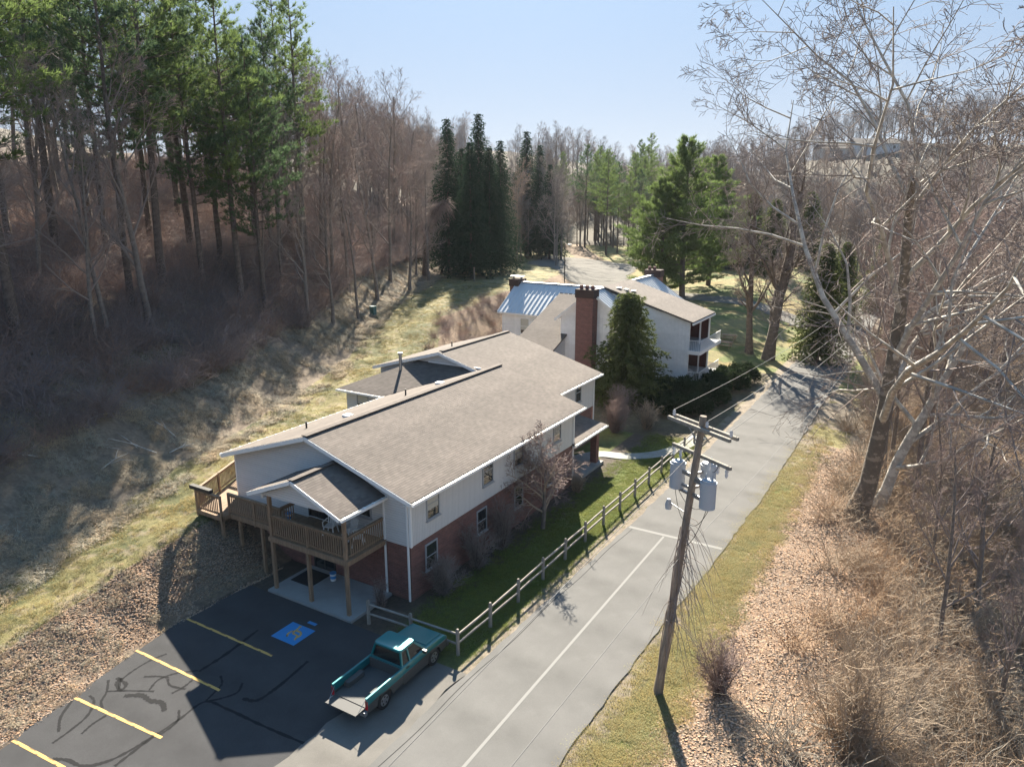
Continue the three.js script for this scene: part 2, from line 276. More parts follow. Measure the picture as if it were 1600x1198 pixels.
// ---------- road, parking lot, walks ----------
const RL = z => interp([12, -19, -38, -60, -160], [-14.5, -14.4, -13.95, -13.85, -14.4], z), RR = z => interp([12, -19, -28, -34, -45, -60, -160], [-9.15, -9.1, -8.95, -8.6, -8.4, -8.45, -9.2], z);
function strip(name, mat, z0, z1, fl, fr, y, parent, step = .5, edge = 0) {
  const b = new MB(), n = Math.max(1, Math.round(Math.abs(z1 - z0) / step)); const w = (z, s) => edge ? (vnoise(z * 1.7 + s, s) - .5) * edge : 0;
  for (let i = 0; i < n; i++) { const a = lerp(z0, z1, i / n), c = lerp(z0, z1, (i + 1) / n), q = (x, z) => V(x, y, z); const A = q(fl(a) + w(a, 3), a), B = q(fr(a) + w(a, 9), a), C = q(fr(c) + w(c, 9), c), D = q(fl(c) + w(c, 3), c); b.quad(A, B, C, D, [A, B, C, D].map(e => [e.x, -e.z])); }
  return b.build(name, mat, parent);
}
const road = struct(strip('road', M.roadNear, 12, -36.2, RL, RR, .03, scene, .5, .1));
struct(strip('road', M.roadNear, -36.2, -190, RL, RR, .03, scene, .5, .2));
strip('seam', M.paleLine, -36.05, -36.3, z => RL(z) + .1, z => RR(z) - .1, .036, road);
strip('worn_centre_line', M.paleLine, 12, -36, z => -11.72 + .004 * z, z => -11.60 + .004 * z, .035, road);
strip('edge_crack', M.seal, 5, -36, z => RL(z) + .3 + .05 * Math.sin(z), z => RL(z) + .325 + .05 * Math.sin(z), .035, road, .5);
{
  const lot = new MB(), edge = [[-24.3, 12], [-25.1, -4], [-25.75, -9.3], [-26.5, -13.1], [-27.35, -17.5], [-27.1, -20.9]];
  const pts = [...edge, [-17, -20.9], [-17, 12]].map(([x, z]) => new THREE.Vector2(x, -z));
  const lo = lot.prism(pts.slice().reverse(), p => V(p.x, -.2, -p.y), p => V(p.x, .012, -p.y)).build('parking_lot', M.lot); struct(lo);
  const ap = struct(strip('driveway_apron', M.apron, 12, -20.6, z => -17, z => RL(z) - .02, .016, scene, .6, .25));
  const flat = (name, mat, quadPx, y) => { const q = quadPx.map(([x, yy]) => { const g = G(x, yy); g.y = y; return g; }); new MB().quad(q[0], q[1], q[2], q[3]).build(name, mat, lo); };
  const line = (x0, z0, x1, z1, w) => { const a = V(x0, .018, z0), b = V(x1, .018, z1), s = b.clone().sub(a).normalize().cross(V(0, 1, 0)).multiplyScalar(w / 2); new MB().quad(a.clone().add(s), b.clone().add(s), b.clone().sub(s), a.clone().sub(s)).build('painted_line', M.yellow, lo); };
  for (const [a, b] of [[[292, 967], [425, 1025]], [[210, 1015], [343, 1079]], [[107, 1086], [252, 1153]], [[12, 1153], [100, 1200]]]) { const p = G(...a), q = G(...b); line(p.x, p.z, q.x, q.z, .12); }
  // accessible parking mark: blue square, yellow wheelchair figure
  const bx = G(458, 990), cx = bx.x, cz = bx.z, yb = .019;
  const px = (x0, x1, z0, z1, y, name, mat) => new MB().quad(V(x0, y, z1), V(x1, y, z1), V(x1, y, z0), V(x0, y, z0)).build(name, mat, lo);
  px(cx - .68, cx + .68, cz - .62, cz + .62, yb, 'painted_square', M.blue);
  px(cx - .1, cx + .38, cz - 1.05, cz - .88, yb, 'painted_dash', M.blue);
  const ring = new THREE.RingGeometry(.24, .33, 24, 1, -.4, 4.6); ring.rotateX(-Math.PI / 2); addMesh('wheelchair_ring', shift(ring, cx + .1, yb + .005, cz + .05), M.yellow, lo);
  const fig = new MB(); const seg = (x0, z0, x1, z1) => { const a = V(cx + x0, yb + .006, cz + z0), b = V(cx + x1, yb + .006, cz + z1), s = b.clone().sub(a).normalize().cross(V(0, 1, 0)).multiplyScalar(.045); fig.quad(a.clone().add(s), b.clone().add(s), b.clone().sub(s), a.clone().sub(s)); };
  seg(-.1, -.42, -.02, .02); seg(-.02, .02, .28, .02); seg(.28, .02, .42, .32); seg(-.06, -.2, .2, -.2); fig.build('wheelchair_figure', M.yellow, lo);
  const hd = new THREE.CircleGeometry(.07, 14); hd.rotateX(-Math.PI / 2); addMesh('wheelchair_head', shift(hd, cx - .12, yb + .007, cz - .5), M.yellow, lo);
  // tar crack sealing, traced on the asphalt
  const z6 = (x, y) => [x * .325, 900 + y * .325];
  const crack = (pts, w = .06) => { w *= 1.25; const c = new THREE.CatmullRomCurve3(pts.map(p => { const g = G(...z6(...p)); g.y = .0165; return g; })), n = pts.length * 8, P = c.getPoints(n), b = new MB(), r = rng(pts[0][0]); let pl, pr; for (let i = 0; i <= n; i++) { const t = c.getTangent(i / n), s = V(-t.z, 0, t.x).normalize().multiplyScalar(w * (.5 + .6 * r()) / 2 * 1.6); const l = P[i].clone().add(s), q = P[i].clone().sub(s); if (i) b.quad(pl, l, q, pr); pl = l; pr = q; } const m = b.build('crack_seal', M.seal, lo); m.geometry.computeVertexNormals(); return m; };
  for (const [p, w] of [[[[550, 915], [700, 800], [860, 690], [985, 605], [1090, 640], [1250, 715], [1460, 805]], .07], [[[985, 605], [1060, 590], [1140, 560], [1165, 515]]], [[[760, 770], [850, 700], [860, 645]]], [[[250, 880], [320, 885], [400, 915], [520, 890], [640, 830], [760, 755]], .08], [[[250, 805], [340, 740], [420, 670], [450, 600], [430, 575]]], [[[280, 750], [290, 680], [345, 600]]], [[[390, 760], [440, 715], [510, 670]]], [[[520, 500], [510, 560], [485, 605], [490, 635]]], [[[510, 555], [600, 552], [740, 555]], .05], [[[595, 577], [680, 575], [720, 600], [775, 610], [790, 650]], .13], [[[715, 550], [760, 500], [840, 470], [950, 455]]], [[[690, 485], [760, 483], [810, 490]]], [[[570, 545], [580, 505], [640, 455], [735, 400], [800, 375]]], [[[560, 490], [605, 525], [580, 550], [560, 520], [580, 490]], .09], [[[805, 495], [815, 525], [890, 545]]], [[[825, 565], [880, 535], [925, 500]]], [[[1165, 590], [1230, 600], [1320, 545], [1480, 410]], .09], [[[955, 460], [1080, 380], [1240, 260]], .09], [[[1060, 480], [1065, 520], [1030, 560], [990, 600]], .05]]) crack(p, w);
  // concrete patio under the deck, doormat is a thing of its own
  struct(new MB().box(-25.95, -20.7, -.1, .1, -23.7, -20.92).build('patio', M.concrete));
  struct(new MB().box(-22.1, -19.35, -.1, .16, -44.9, -40.42).build('porch_slab', M.concrete));
  const wk = new MB(); const wpts = [[-20.3, -46.4], [-18.5, -46.9], [-16.8, -48.4], [-15.9, -50.3], [-15.3, -54]]; let pa, pb;
  const wc = new THREE.CatmullRomCurve3([V(-21.2, .02, -45), ...wpts.map(([x, z]) => V(x, .02, z))]);
  for (let i = 0; i <= 30; i++) { const p = wc.getPoint(i / 30), t = wc.getTangent(i / 30), s = V(-t.z, 0, t.x).multiplyScalar(.6), a = p.clone().add(s), b = p.clone().sub(s); if (i) wk.quad(pa, pb, b, a, [pa, pb, b, a].map(q => [q.x, q.z])); pa = a; pb = b; }
  const w_ = wk.build('walkway', M.concrete); struct(w_);
  // drive and gravel lot beyond the farmhouse
  const drape = (name, mat, poly, y = .06) => { const b = new MB(), xs = poly.map(p => p[0]), zs = poly.map(p => p[1]), ins = (x, z) => { let c = false; for (let i = 0, j = poly.length - 1; i < poly.length; j = i++) if ((poly[i][1] > z) !== (poly[j][1] > z) && x < (poly[j][0] - poly[i][0]) * (z - poly[i][1]) / (poly[j][1] - poly[i][1]) + poly[i][0]) c = !c; return c; }; const s = 1; for (let x = Math.min(...xs); x < Math.max(...xs); x += s) for (let z = Math.min(...zs); z < Math.max(...zs); z += s) if (ins(x + s / 2, z + s / 2)) { const q = (a, c) => V(a, hgt(a, c) + y, c), A = q(x, z + s), B = q(x + s, z + s), C = q(x + s, z), D = q(x, z); b.quad(A, B, C, D, [A, B, C, D].map(e => [e.x, e.z])); } return struct(b.build(name, mat)); };
  drape('side_drive', M.gravelLot, [[-14.2, -106], [-14.2, -117], [-24, -116], [-36, -119], [-52, -124], [-52, -119], [-36, -113.5], [-24, -111]]);
  drape('gravel_lot', M.gravelLot, [[-48, -112], [-52, -128], [-58, -150], [-70, -160], [-86, -160], [-80, -140], [-66, -128], [-57, -113]]);
}
// ---------- windows and doors ----------
// parts of a building: frame mesh with pane, sash bar, sill and blind under it; faces +z before turning
function windowPart(parent, x, y, z, turn, w, h, blind = 0, frame = M.white) {
  const m = new MB(), t = .07; m.box(-w / 2 - t, -w / 2, 0, h, -.02, .05).box(w / 2, w / 2 + t, 0, h, -.02, .05).box(-w / 2 - t, w / 2 + t, h, h + t, -.02, .055).box(-w / 2 - t, w / 2 + t, -t, 0, -.02, .055);
  const o = m.build('window', frame, parent); o.position.set(x, y, z); o.rotation.y = turn;
  new MB().box(-w / 2, w / 2, h / 2, h, -.02, .022).build('pane', M.glass, o); new MB().box(-w / 2, w / 2, 0, h / 2, -.02, .012).build('pane', M.glass, o);
  new MB().box(-w / 2, w / 2, h / 2 - .025, h / 2 + .025, .0225, .036).build('sash_bar', frame, o);
  new MB().box(-w / 2 - .12, w / 2 + .12, -t - .05, -t, -.02, .10).build('sill', frame, o);
  if (blind) new MB().box(-w / 2 + .03, w / 2 - .03, h * (1 - blind), h - .02, .0225, .027).build('blind', M.blind, o);
  return o;
}
function doorPart(parent, x, y, z, turn, w, h, mat = M.dark) {
  const m = new MB(); m.box(-w / 2 - .08, -w / 2, 0, h, -.02, .06).box(w / 2, w / 2 + .08, 0, h, -.02, .06).box(-w / 2 - .08, w / 2 + .08, h, h + .08, -.02, .065);
  const o = m.build('door', M.dark, parent); o.position.set(x, y, z); o.rotation.y = turn;
  for (const s of [-1, 1]) { new MB().box(s > 0 ? .03 : -w / 2, s > 0 ? w / 2 : -.03, 0, h, -.02, .03 + s * .008).build('pane', M.glass, o); }
  new MB().box(-.03, .03, 0, h, -.02, .045).build('door_stile', mat, o); new MB().box(.05, .08, h * .45, h * .53, .04, .09).build('handle', M.steel, o); return o;
}
function gutter(parent, a, b, out) { // white trough with straps along an eave; out = outward unit vector
  const m = new MB(), d = b.clone().sub(a), L = d.length(); d.normalize(); const o = (s, y) => out.clone().multiplyScalar(s).add(V(0, y, 0));
  m.bar(a.clone().add(o(.012, -.06)), b.clone().add(o(.012, -.06)), .015, .13); m.bar(a.clone().add(o(.065, -.12)), b.clone().add(o(.065, -.12)), .12, .014); m.bar(a.clone().add(o(.128, -.065)), b.clone().add(o(.128, -.065)), .015, .12);
  const g = m.build('gutter', M.white, parent);
  for (let s = .25; s < L; s += .61) { const p = a.clone().addScaledVector(d, s); new MB().bar(p.clone().add(o(-.02, -.002)), p.clone().add(o(.14, -.002)), .11, .012).build('gutter_strap', M.white, g); }
  return g;
}
function spout(parent, x, z, y0, y1, ox = 0, oz = .06) { return new MB().box(x - .04 + ox, x + .04 + ox, y0, y1, z - .035 + oz, z + .035 + oz).build('downspout', M.white, parent); }
const v2 = (x, y) => new THREE.Vector2(x, y);
// ---------- main building ----------
{
  const B = thing('lodge_building', 'long two-storey building with brick base, pale siding and brown shingle roofs', 'building');
  const X0 = -31, X1 = -19.48, Z0 = -40.45, Z1 = -23.71, RX = -25.3, RY = 7.0;
  new MB().box(X0 + .05, X1 - .05, -.5, 2.74, Z0, Z1 - .05).build('brick_base', M.brick, B);
  new MB().prism([v2(X0, 2.72), v2(X1, 2.72), v2(X1, 5.02), v2(RX, 6.95), v2(X0, 5.02)], p => V(p.x, p.y, Z0), p => V(p.x, p.y, Z1)).build('siding', M.siding, B);
  for (const z of [Z1 + .012]) for (const x of [X0, X1]) new MB().box(x - .05, x + .05, 2.72, 5.0, z - .1, z + .02).build('corner_board', M.white, B);
  const ZF = -23.25, ZB = -40.85, eR = V(-19.02, 5.16, 0), eL = V(-31.5, 5.16, 0), rg = V(RX, 7.14, 0), at = (p, z) => V(p.x, p.y, z);
  new MB().slab(at(eR, ZF), at(eR, ZB), at(rg, ZB), at(rg, ZF), .13).build('roof', M.shingle, B);
  new MB().slab(at(eL, ZB), at(eL, ZF), at(rg, ZF), at(rg, ZB), .13).build('roof', M.shingle, B);
  new MB().bar(V(RX, 7.165, ZF), V(RX, 7.165, ZB), .34, .05).build('ridge_cap', M.shingle, B);
  // rake boards at the gable
  for (const e of [eR, eL]) new MB().bar(V(e.x, e.y - .12, ZF + .02), V(RX, 7.02, ZF + .02), .03, .2).build('rake_board', M.white, B);
  new MB().box(X1, -19.06, 4.93, 4.96, ZB + .02, ZF - .02).build('soffit', M.white, B);
  gutter(B, V(-19.0, 5.12, ZF), V(-19.0, 5.12, ZB), V(1, 0, 0)); gutter(B, V(-31.52, 5.12, -36.4), V(-31.52, 5.12, ZF), V(-1, 0, 0));
  spout(B, X1 - .12, Z1, 0, 5.0, 0, .05); spout(B, X1, Z0 + .3, .1, 5.0, .05, 0); spout(B, -20.95, Z1, .05, 5.0, 0, .05);
  [[-25.4, .7], [-30.15, 0], [-33.3, .75], [-37.95, .3]].forEach(([z, b]) => windowPart(B, X1 + .003, 3.62, z, Math.PI / 2, .86, 1.4, b, M.trimGrey));
  [[-25.25, .0], [-29.6, 0], [-33.4, 0], [-37.3, 0]].forEach(([z]) => windowPart(B, X1 - .047, 1.1, z, Math.PI / 2, .8, 1.2, 0, M.trimGrey));
  doorPart(B, -25.1, 2.86, Z1 + .003, 0, 1.25, 2.05); doorPart(B, -25.0, .1, Z1 - .047, 0, 1.25, 2.1);
  windowPart(B, -27.6, 1.25, Z1 - .047, 0, 1.0, .8, 0, M.trimGrey); windowPart(B, -22.2, 3.7, Z1 + .003, 0, .8, 1.2, 0, M.trimGrey);
  // roof fittings
  const yl = x => 7.14 - (RX - x) * .3194;
  for (const [x, z] of [[-27.2, -28.2], [-27.0, -36.3]]) { const m = new MB(); m.box(x - .22, x + .22, yl(x) - .02, yl(x) + .11, z - .22, z + .22); m.build('roof_vent', M.white, B); }
  for (const [x, z] of [[-28.7, -26.6], [-27.4, -33.4]]) new MB().cyl(V(x, 0, z), .05, yl(x) - .1, yl(x) + .38, 10).build('vent_pipe', M.dark, B);
  // rear block
  const R2 = -29.9, Y2 = 7.62, W2 = -22.13, L2 = -35.5, Za = -40.5, Zb = -49.1;
  new MB().box(L2 + .05, W2 - .05, -.5, 2.74, Zb + .05, Za - .02).build('brick_base', M.brick, B);
  new MB().prism([v2(L2, 2.72), v2(W2, 2.72), v2(W2, 5.12), v2(R2, 7.42), v2(L2, 5.78)], p => V(p.x, p.y, Zb), p => V(p.x, p.y, Za)).build('siding', M.siding, B);
  const fR = V(-21.68, 5.22, 0), fL = V(-35.95, 5.92, 0), f2 = V(R2, Y2, 0), ZF2 = -40.15, ZB2 = -49.5;
  new MB().slab(at(fR, ZF2), at(fR, ZB2), at(f2, ZB2), at(f2, ZF2), .13).build('roof', M.shingle, B);
  new MB().slab(at(fL, ZB2), at(fL, ZF2), at(f2, ZF2), at(f2, ZB2), .13).build('roof', M.shingle, B);
  new MB().bar(V(R2, Y2 + .025, ZF2 - .3), V(R2, Y2 + .025, ZB2), .34, .05).build('ridge_cap', M.shingle, B);
  for (const e of [fR, fL]) new MB().bar(V(e.x, e.y - .12, ZF2 + .02), V(R2, Y2 - .12, ZF2 + .02), .03, .2).build('rake_board', M.white, B);
  gutter(B, V(-21.66, 5.18, -40.95), V(-21.66, 5.18, ZB2), V(1, 0, 0)); spout(B, W2, Zb + .1, .1, 5.05, .05, 0);
  windowPart(B, W2 + .003, 3.7, -46.35, Math.PI / 2, .8, 1.35, .2, M.trimGrey); windowPart(B, W2 + .003, 3.7, -43, Math.PI / 2, .8, 1.35, 0, M.trimGrey); doorPart(B, W2 - .047, .17, -42.6, Math.PI / 2, 1.1, 2.1);
  new MB().cyl(V(-31.5, 0, -44), .05, 7, 7.55, 10).build('vent_pipe', M.dark, B);
  // hipped wing between the blocks
  new MB().box(-35.5, -31, 1.5, 5.0, -40.5, -36.8).build('wing_wall', M.siding, B);
  { const a = V(-36, 5.06, -36.4), b = V(-31.9, 5.06, -36.4), c = V(-26.55, 6.74, -40.49), d = V(-32.0, 6.74, -40.49); new MB().slab(a, b, c, d, .12).build('hip_roof', M.shingle, B); const e = V(-36, 5.06, -40.49); new MB().tri(a, d, e).tri(a.clone().setY(4.94), e.clone().setY(4.94), d.clone().setY(6.62)).build('hip_roof', M.shingle, B); gutter(B, V(-36, 5.04, -36.38), V(-31.9, 5.04, -36.38), V(0, 0, 1)); new MB().bar(V(-31, 6.77, -40.44), V(-26.6, 6.77, -40.44), .06, .1).build('flashing', M.white, B); }
  windowPart(B, -34.0, 3.7, -36.797, 0, .9, 1.0, .6, M.trimGrey);
  new MB().cyl(V(-32.6, 0, -39.3), .11, 6.1, 7.35, 12).cyl(V(-32.6, 0, -39.3), .17, 7.3, 7.45, 12).build('flue_pipe', M.steel, B);
  // side entry roof and brick pillar
  new MB().slab(V(-19.3, 2.78, -40.1), V(-19.3, 2.78, -45.1), V(-22.12, 3.25, -45.1), V(-22.12, 3.25, -40.1), .14).build('entry_roof', M.shingle, B);
  new MB().box(-19.4, -19.28, 2.5, 2.7, -45.1, -40.1).build('entry_fascia', M.white, B); gutter(B, V(-19.28, 2.74, -40.1), V(-19.28, 2.74, -45.1), V(1, 0, 0));
  new MB().box(-20.05, -19.6, .16, 2.62, -44.6, -44.15).build('pillar', M.brick, B);
  // gabled canopy over the upper deck
  const cR = V(-20.85, 4.98, 0), cL = V(-26.55, 4.98, 0), cP = V(-23.65, 6.12, 0), C0 = -23.7, C1 = -20.75;
  new MB().slab(at(cR, C1), at(cR, C0), at(cP, C0), at(cP, C1), .1).build('canopy_roof', M.shingle, B);
  new MB().slab(at(cL, C0), at(cL, C1), at(cP, C1), at(cP, C0), .1).build('canopy_roof', M.shingle, B);
  new MB().bar(V(-23.65, 6.14, C1), V(-23.65, 6.14, C0), .3, .04).build('ridge_cap', M.shingle, B);
  for (const e of [cR, cL]) new MB().bar(V(e.x, e.y - .1, C1 + .02), V(-23.65, 6.02, C1 + .02), .03, .18).build('rake_board', M.white, B);
  new MB().prism([v2(-26.1, 4.86), v2(-21.2, 4.86), v2(-23.65, 5.85)], p => V(p.x, p.y, -21.2), p => V(p.x, p.y, -21.1)).build('canopy_gable', M.siding, B);
  gutter(B, V(-20.83, 4.95, C1), V(-20.83, 4.95, C0), V(1, 0, 0));
  for (const x of [-26.0, -21.25]) new MB().box(x - .07, x + .07, 4.68, 4.86, -23.7, -21.1).build('canopy_beam', M.white, B);
}
// ---------- wooden deck ----------
{
  const D = thing('wooden_deck', 'weathered wooden balcony deck on tall posts with slatted railings', 'deck');
  const zf = -21.25;
  for (const x of [-25.7, -21.1]) new MB().box(x - .075, x + .075, .1, 4.85, zf - .075, zf + .075).build('post', M.deck, D);
  new MB().box(-23.475, -23.325, .1, 2.6, zf - .075, zf + .075).build('post', M.deck, D);
  new MB().box(-25.85, -20.95, 2.55, 2.76, zf + .08, zf + .12).build('rim_board', M.deck, D); new MB().box(-20.95, -20.91, 2.55, 2.76, -23.68, zf + .12).build('rim_board', M.deck, D);
  for (let x = -25.8; x < -20.98; x += .145) new MB().box(x, x + .135, 2.765, 2.80, -23.68, zf + .1).build('floor_board', M.deck, D);
  for (let x = -25.4; x < -21; x += .6) new MB().box(x, x + .045, 2.57, 2.76, -23.68, zf + .07).build('joist', M.deck, D);
  function rail(a, b, y, mat = M.deck) { // one railing run: top rail, bottom rail, balusters
    const A = V(a[0], y, a[1]), Bp = V(b[0], y, b[1]), L = A.distanceTo(Bp), d = Bp.clone().sub(A).normalize();
    new MB().bar(A.clone().add(V(0, 1.06, 0)), Bp.clone().add(V(0, 1.06, 0)), .14, .04).build('handrail', mat, D);
    new MB().bar(A.clone().add(V(0, .96, 0)), Bp.clone().add(V(0, .96, 0)), .04, .09).build('railing_board', mat, D); new MB().bar(A.clone().add(V(0, .14, 0)), Bp.clone().add(V(0, .14, 0)), .04, .09).build('railing_board', mat, D);
    const n = Math.floor(L / .135); for (let i = 1; i < n; i++) { const p = A.clone().addScaledVector(d, i / n * L), s = V(-d.z, 0, d.x).multiplyScalar(.04); p.add(s); new MB().box(p.x - .019, p.x + .019, y + .08, y + 1.0, p.z - .019, p.z + .019).build('baluster', mat, D); }
  }
  const pst = (x, z, y0, y1) => new MB().box(x - .05, x + .05, y0, y1, z - .05, z + .05).build('railing_post', M.deck, D);
  rail([-25.62, zf], [-21.18, zf], 2.8, M.deck); rail([-21.02, zf - .08], [-21.02, -23.66], 2.8, M.deck); pst(-23.4, zf, 2.56, 3.86);
  // walkway along the wall to the platform on the bank
  new MB().box(-31.2, -25.82, 2.5, 2.7, -21.98, -21.94).build('rim_board', M.deck, D);
  for (let z = -23.66; z < -22; z += .145) new MB().box(-31.0, -25.82, 2.715, 2.75, z, z + .135).build('floor_board', M.deck, D);
  rail([-29.55, -21.97], [-25.9, -21.97], 2.75); rail([-25.9, -22.05], [-25.9, -22.9], 2.78, M.deck); for (const x of [-29.55, -27.7, -25.9]) pst(x, -21.97, 2.45, 3.84);
  // platform
  const pl = [[-31.45, -21.45], [-29.5, -21.42], [-29.5, -22.0], [-31.02, -22.4], [-31.02, -25.6], [-33.3, -25.6]];
  new MB().prism(pl.map(([x, z]) => v2(x, -z)), p => V(p.x, 2.52, -p.y), p => V(p.x, 2.742, -p.y)).build('platform', M.deck, D);
  rail([-31.42, -21.5], [-29.6, -21.47], 2.745); rail([-33.22, -25.5], [-31.45, -21.6], 2.745); rail([-33.2, -25.55], [-31.1, -25.55], 2.745);
  for (const [x, z] of [[-31.42, -21.5], [-29.55, -21.47], [-33.22, -25.52], [-32.3, -23.55]]) pst(x, z, 2.4, 3.84);
  for (const [x, z] of [[-29.0, -22.1], [-27.4, -22.1], [-29.7, -21.6]]) new MB().box(x - .07, x + .07, hgt(x, z) - .1, 2.6, z - .07, z + .07).build('footing_post', M.deck, D);
  tag(new MB().box(-31.75, -30.2, 3.835, 4.02, -21.62, -21.38).build('planter_box', M.dark), 'dark trough planter resting on the deck platform handrail', 'planter');
}
// chairs, buckets, mat
{
  const chair = (x, y, z, turn, label) => {
    const c = thing('plastic_chair', label, 'chair', [x, y, z], 'white plastic chairs'); c.rotation.y = turn;
    new MB().box(-.24, .24, .40, .43, -.22, .24).build('seat', M.plastic, c);
    const bk = new MB(); for (let i = -2; i <= 2; i++) bk.bar(V(i * .1, .43, -.22), V(i * .115, .86, -.34), .06, .02, V(0, 0, 1)); bk.bar(V(-.26, .86, -.34), V(.26, .86, -.34), .03, .08); bk.build('backrest', M.plastic, c);
    for (const s of [-1, 1]) { for (const t of [-1, 1]) new MB().bar(V(s * .22, .42, t * .2), V(s * .27, 0, t * .27), .05, .04, V(0, 0, 1)).build('leg', M.plastic, c); new MB().bar(V(s * .28, .64, -.27), V(s * .28, .64, .2), .06, .03).bar(V(s * .28, .64, .2), V(s * .25, .42, .22), .05, .03, V(1, 0, 0)).build('armrest', M.plastic, c); }
    return c;
  };
  chair(-23.5, 2.8, -22.8, .3, 'white plastic armchair beside the balcony glass door'); chair(-22.4, 2.8, -22.9, -.2, 'white plastic armchair in the middle of the wooden balcony'); chair(-21.6, 2.8, -22.6, -.9, 'white plastic armchair at the balcony side railing');
  chair(-20.3, 1.52, -66.6, 2.2, 'white armchair on the lower farmhouse porch');
  const bucket = (x, y, z, label) => { const b = thing('bucket', label, 'bucket', [x, y, z], 'white and blue buckets'); new MB().tube([V(0, 0, 0), V(0, .38, 0)], [.13, .155], 18, true).build('pail', M.plastic, b); new MB().tube([V(0, .12, 0), V(0, .27, 0)], [.142, .152], 18).build('blue_band', M.blue, b); new MB().tube([V(0, .37, 0), V(0, .41, 0)], [.162, .162], 18, true).build('lid', M.blue, b); };
  bucket(-23.9, .1, -23.15, 'white bucket with blue band on the ground-floor patio'); bucket(-26.35, 2.75, -22.9, 'white bucket with blue lid on the upper deck');
  tag(new MB().box(-25.7, -24.35, .104, .122, -23.4, -22.1).build('doormat', M.rubber), 'black rubber doormat on the concrete patio', 'doormat');
}
// ---------- farmhouse ----------
{
  const B = thing('farmhouse', 'white board-and-batten farmhouse with metal roofs, brick chimneys and double porch', 'house');
  const at = (p, z) => V(p.x, p.y, z);
  // gabled centre range, ridge along z
  const gx0 = -31.6, gx1 = -24.7, rx = -28.45, ry = 9.55, zN = -62, zF = -77.5;
  new MB().prism([v2(gx0, 0), v2(gx1, 0), v2(gx1, 7.0), v2(rx, 9.4), v2(gx0, 7.0)], p => V(p.x, p.y, zF), p => V(p.x, p.y, zN)).build('wall', M.batten, B);
  const ribs = (a, b, c, d, n, parent) => { for (let i = 0; i <= n; i++) { const t = i / n; new MB().bar(a.clone().lerp(b, t).add(V(0, .02, 0)), d.clone().lerp(c, t).add(V(0, .02, 0)), .05, .06).build('roof_rib', M.metalRoof, parent); } };
  const metal = (a, b, c, d, n) => { const r = new MB().slab(a, b, c, d, .08).build('metal_roof', M.metalRoof, B); ribs(a, b, c, d, n, r); };
  const eR = V(-24.2, 6.7, 0), eL = V(-32.1, 6.7, 0), rg = V(rx, ry, 0);
  metal(at(eR, zN + .35), at(eR, zF - .3), at(rg, zF - .3), at(rg, zN + .35), 34); metal(at(eL, zF - .3), at(eL, zN + .35), at(rg, zN + .35), at(rg, zF - .3), 34);
  new MB().bar(V(rx, ry + .05, zN + .35), V(rx, ry + .05, zF - .3), .35, .06).build('ridge_cap', M.metalRoof, B);
  for (const e of [eR, eL]) new MB().bar(V(e.x, e.y - .1, zN + .37), V(rx, ry - .1, zN + .37), .03, .22).build('rake_board', M.white, B);
  windowPart(B, -26.1, 5.4, zN + .003, 0, .85, 1.45, 0); windowPart(B, -26.1, 2.2, zN + .003, 0, .85, 1.45, 0);
  // east addition with porches
  const ax = -19.9, an = -64.85, af = -71.3;
  new MB().prism([v2(rx, .6), v2(-22.6, .6), v2(-22.6, 7.68), v2(rx, 9.3)], p => V(p.x, p.y, af), p => V(p.x, p.y, an)).build('wall', M.batten, B);
  new MB().prism([v2(-22.6, .6), v2(ax, .6), v2(ax, 6.95), v2(-22.6, 7.78)], p => V(p.x, p.y, an - .15), p => V(p.x, p.y, an)).build('end_wall', M.batten, B);
  new MB().prism([v2(-22.6, 1.2), v2(ax + .02, 1.2), v2(ax + .02, 6.95), v2(-22.6, 7.78)], p => V(p.x, p.y, af), p => V(p.x, p.y, af + .12)).build('end_wall', M.batten, B);
  new MB().box(-22.597, -22.55, 1.5, 7.6, af + .13, an - .16).build('porch_back_wall', M.darkRed, B); new MB().box(-22.54, -19.95, 1.5, 6.85, af + .123, af + .16).build('porch_side_wall', M.darkRed, B);
  new MB().slab(V(-19.55, 7.02, an + .3), V(-19.55, 7.02, af - .3), V(rx, 9.72, af - .3), V(rx, 9.72, an + .3), .14).build('shingle_roof', M.shingle, B);
  new MB().box(-19.62, -19.5, 6.72, 6.9, af - .3, an + .3).build('fascia', M.white, B);
  for (const [y, nm] of [[1.5, 'lower'], [4.4, 'upper']]) {
    new MB().box(-22.54, -19.89, y - .22, y, af + .17, an - .16).box(-19.88, -18.76, y - .22, y, af + .1, an + .34).build('porch_floor', M.trimGrey, B); new MB().box(-18.75, -18.7, y - .32, y + .02, af + .1, an + .38).build('porch_fascia', M.white, B); new MB().box(-19.9, -18.7, y - .32, y + .02, an + .35, an + .4).build('porch_fascia', M.white, B);
    const rl = new MB(); rl.bar(V(-18.78, y + .95, af + .15), V(-18.78, y + .95, an + .32), .04, .04).bar(V(-18.78, y + .1, af + .15), V(-18.78, y + .1, an + .32), .03, .03).bar(V(-19.85, y + .95, an + .32), V(-18.78, y + .95, an + .32), .04, .04); const rr = rl.build('porch_railing', M.white, B);
    for (let z = af + .2; z < an + .3; z += .16) new MB().box(-18.79, -18.77, y, y + .95, z - .01, z + .01).build('baluster', M.white, rr);
    for (let x = -19.7; x < -18.8; x += .16) new MB().box(x - .01, x + .01, y, y + .95, an + .31, an + .33).build('baluster', M.white, rr);
  }
  for (const z of [af + .25, (an + af) / 2, an - .1]) for (const [y0, y1] of [[1.5, 4.1], [4.4, 6.95]]) if (z < an - .2) new MB().box(ax - .06, ax + .06, y0, y1, z - .06, z + .06).build('porch_post', M.white, B);
  new MB().box(-22.6, -18.9, -.2, 1.25, af + .3, an + .1).build('foundation', M.brick, B);
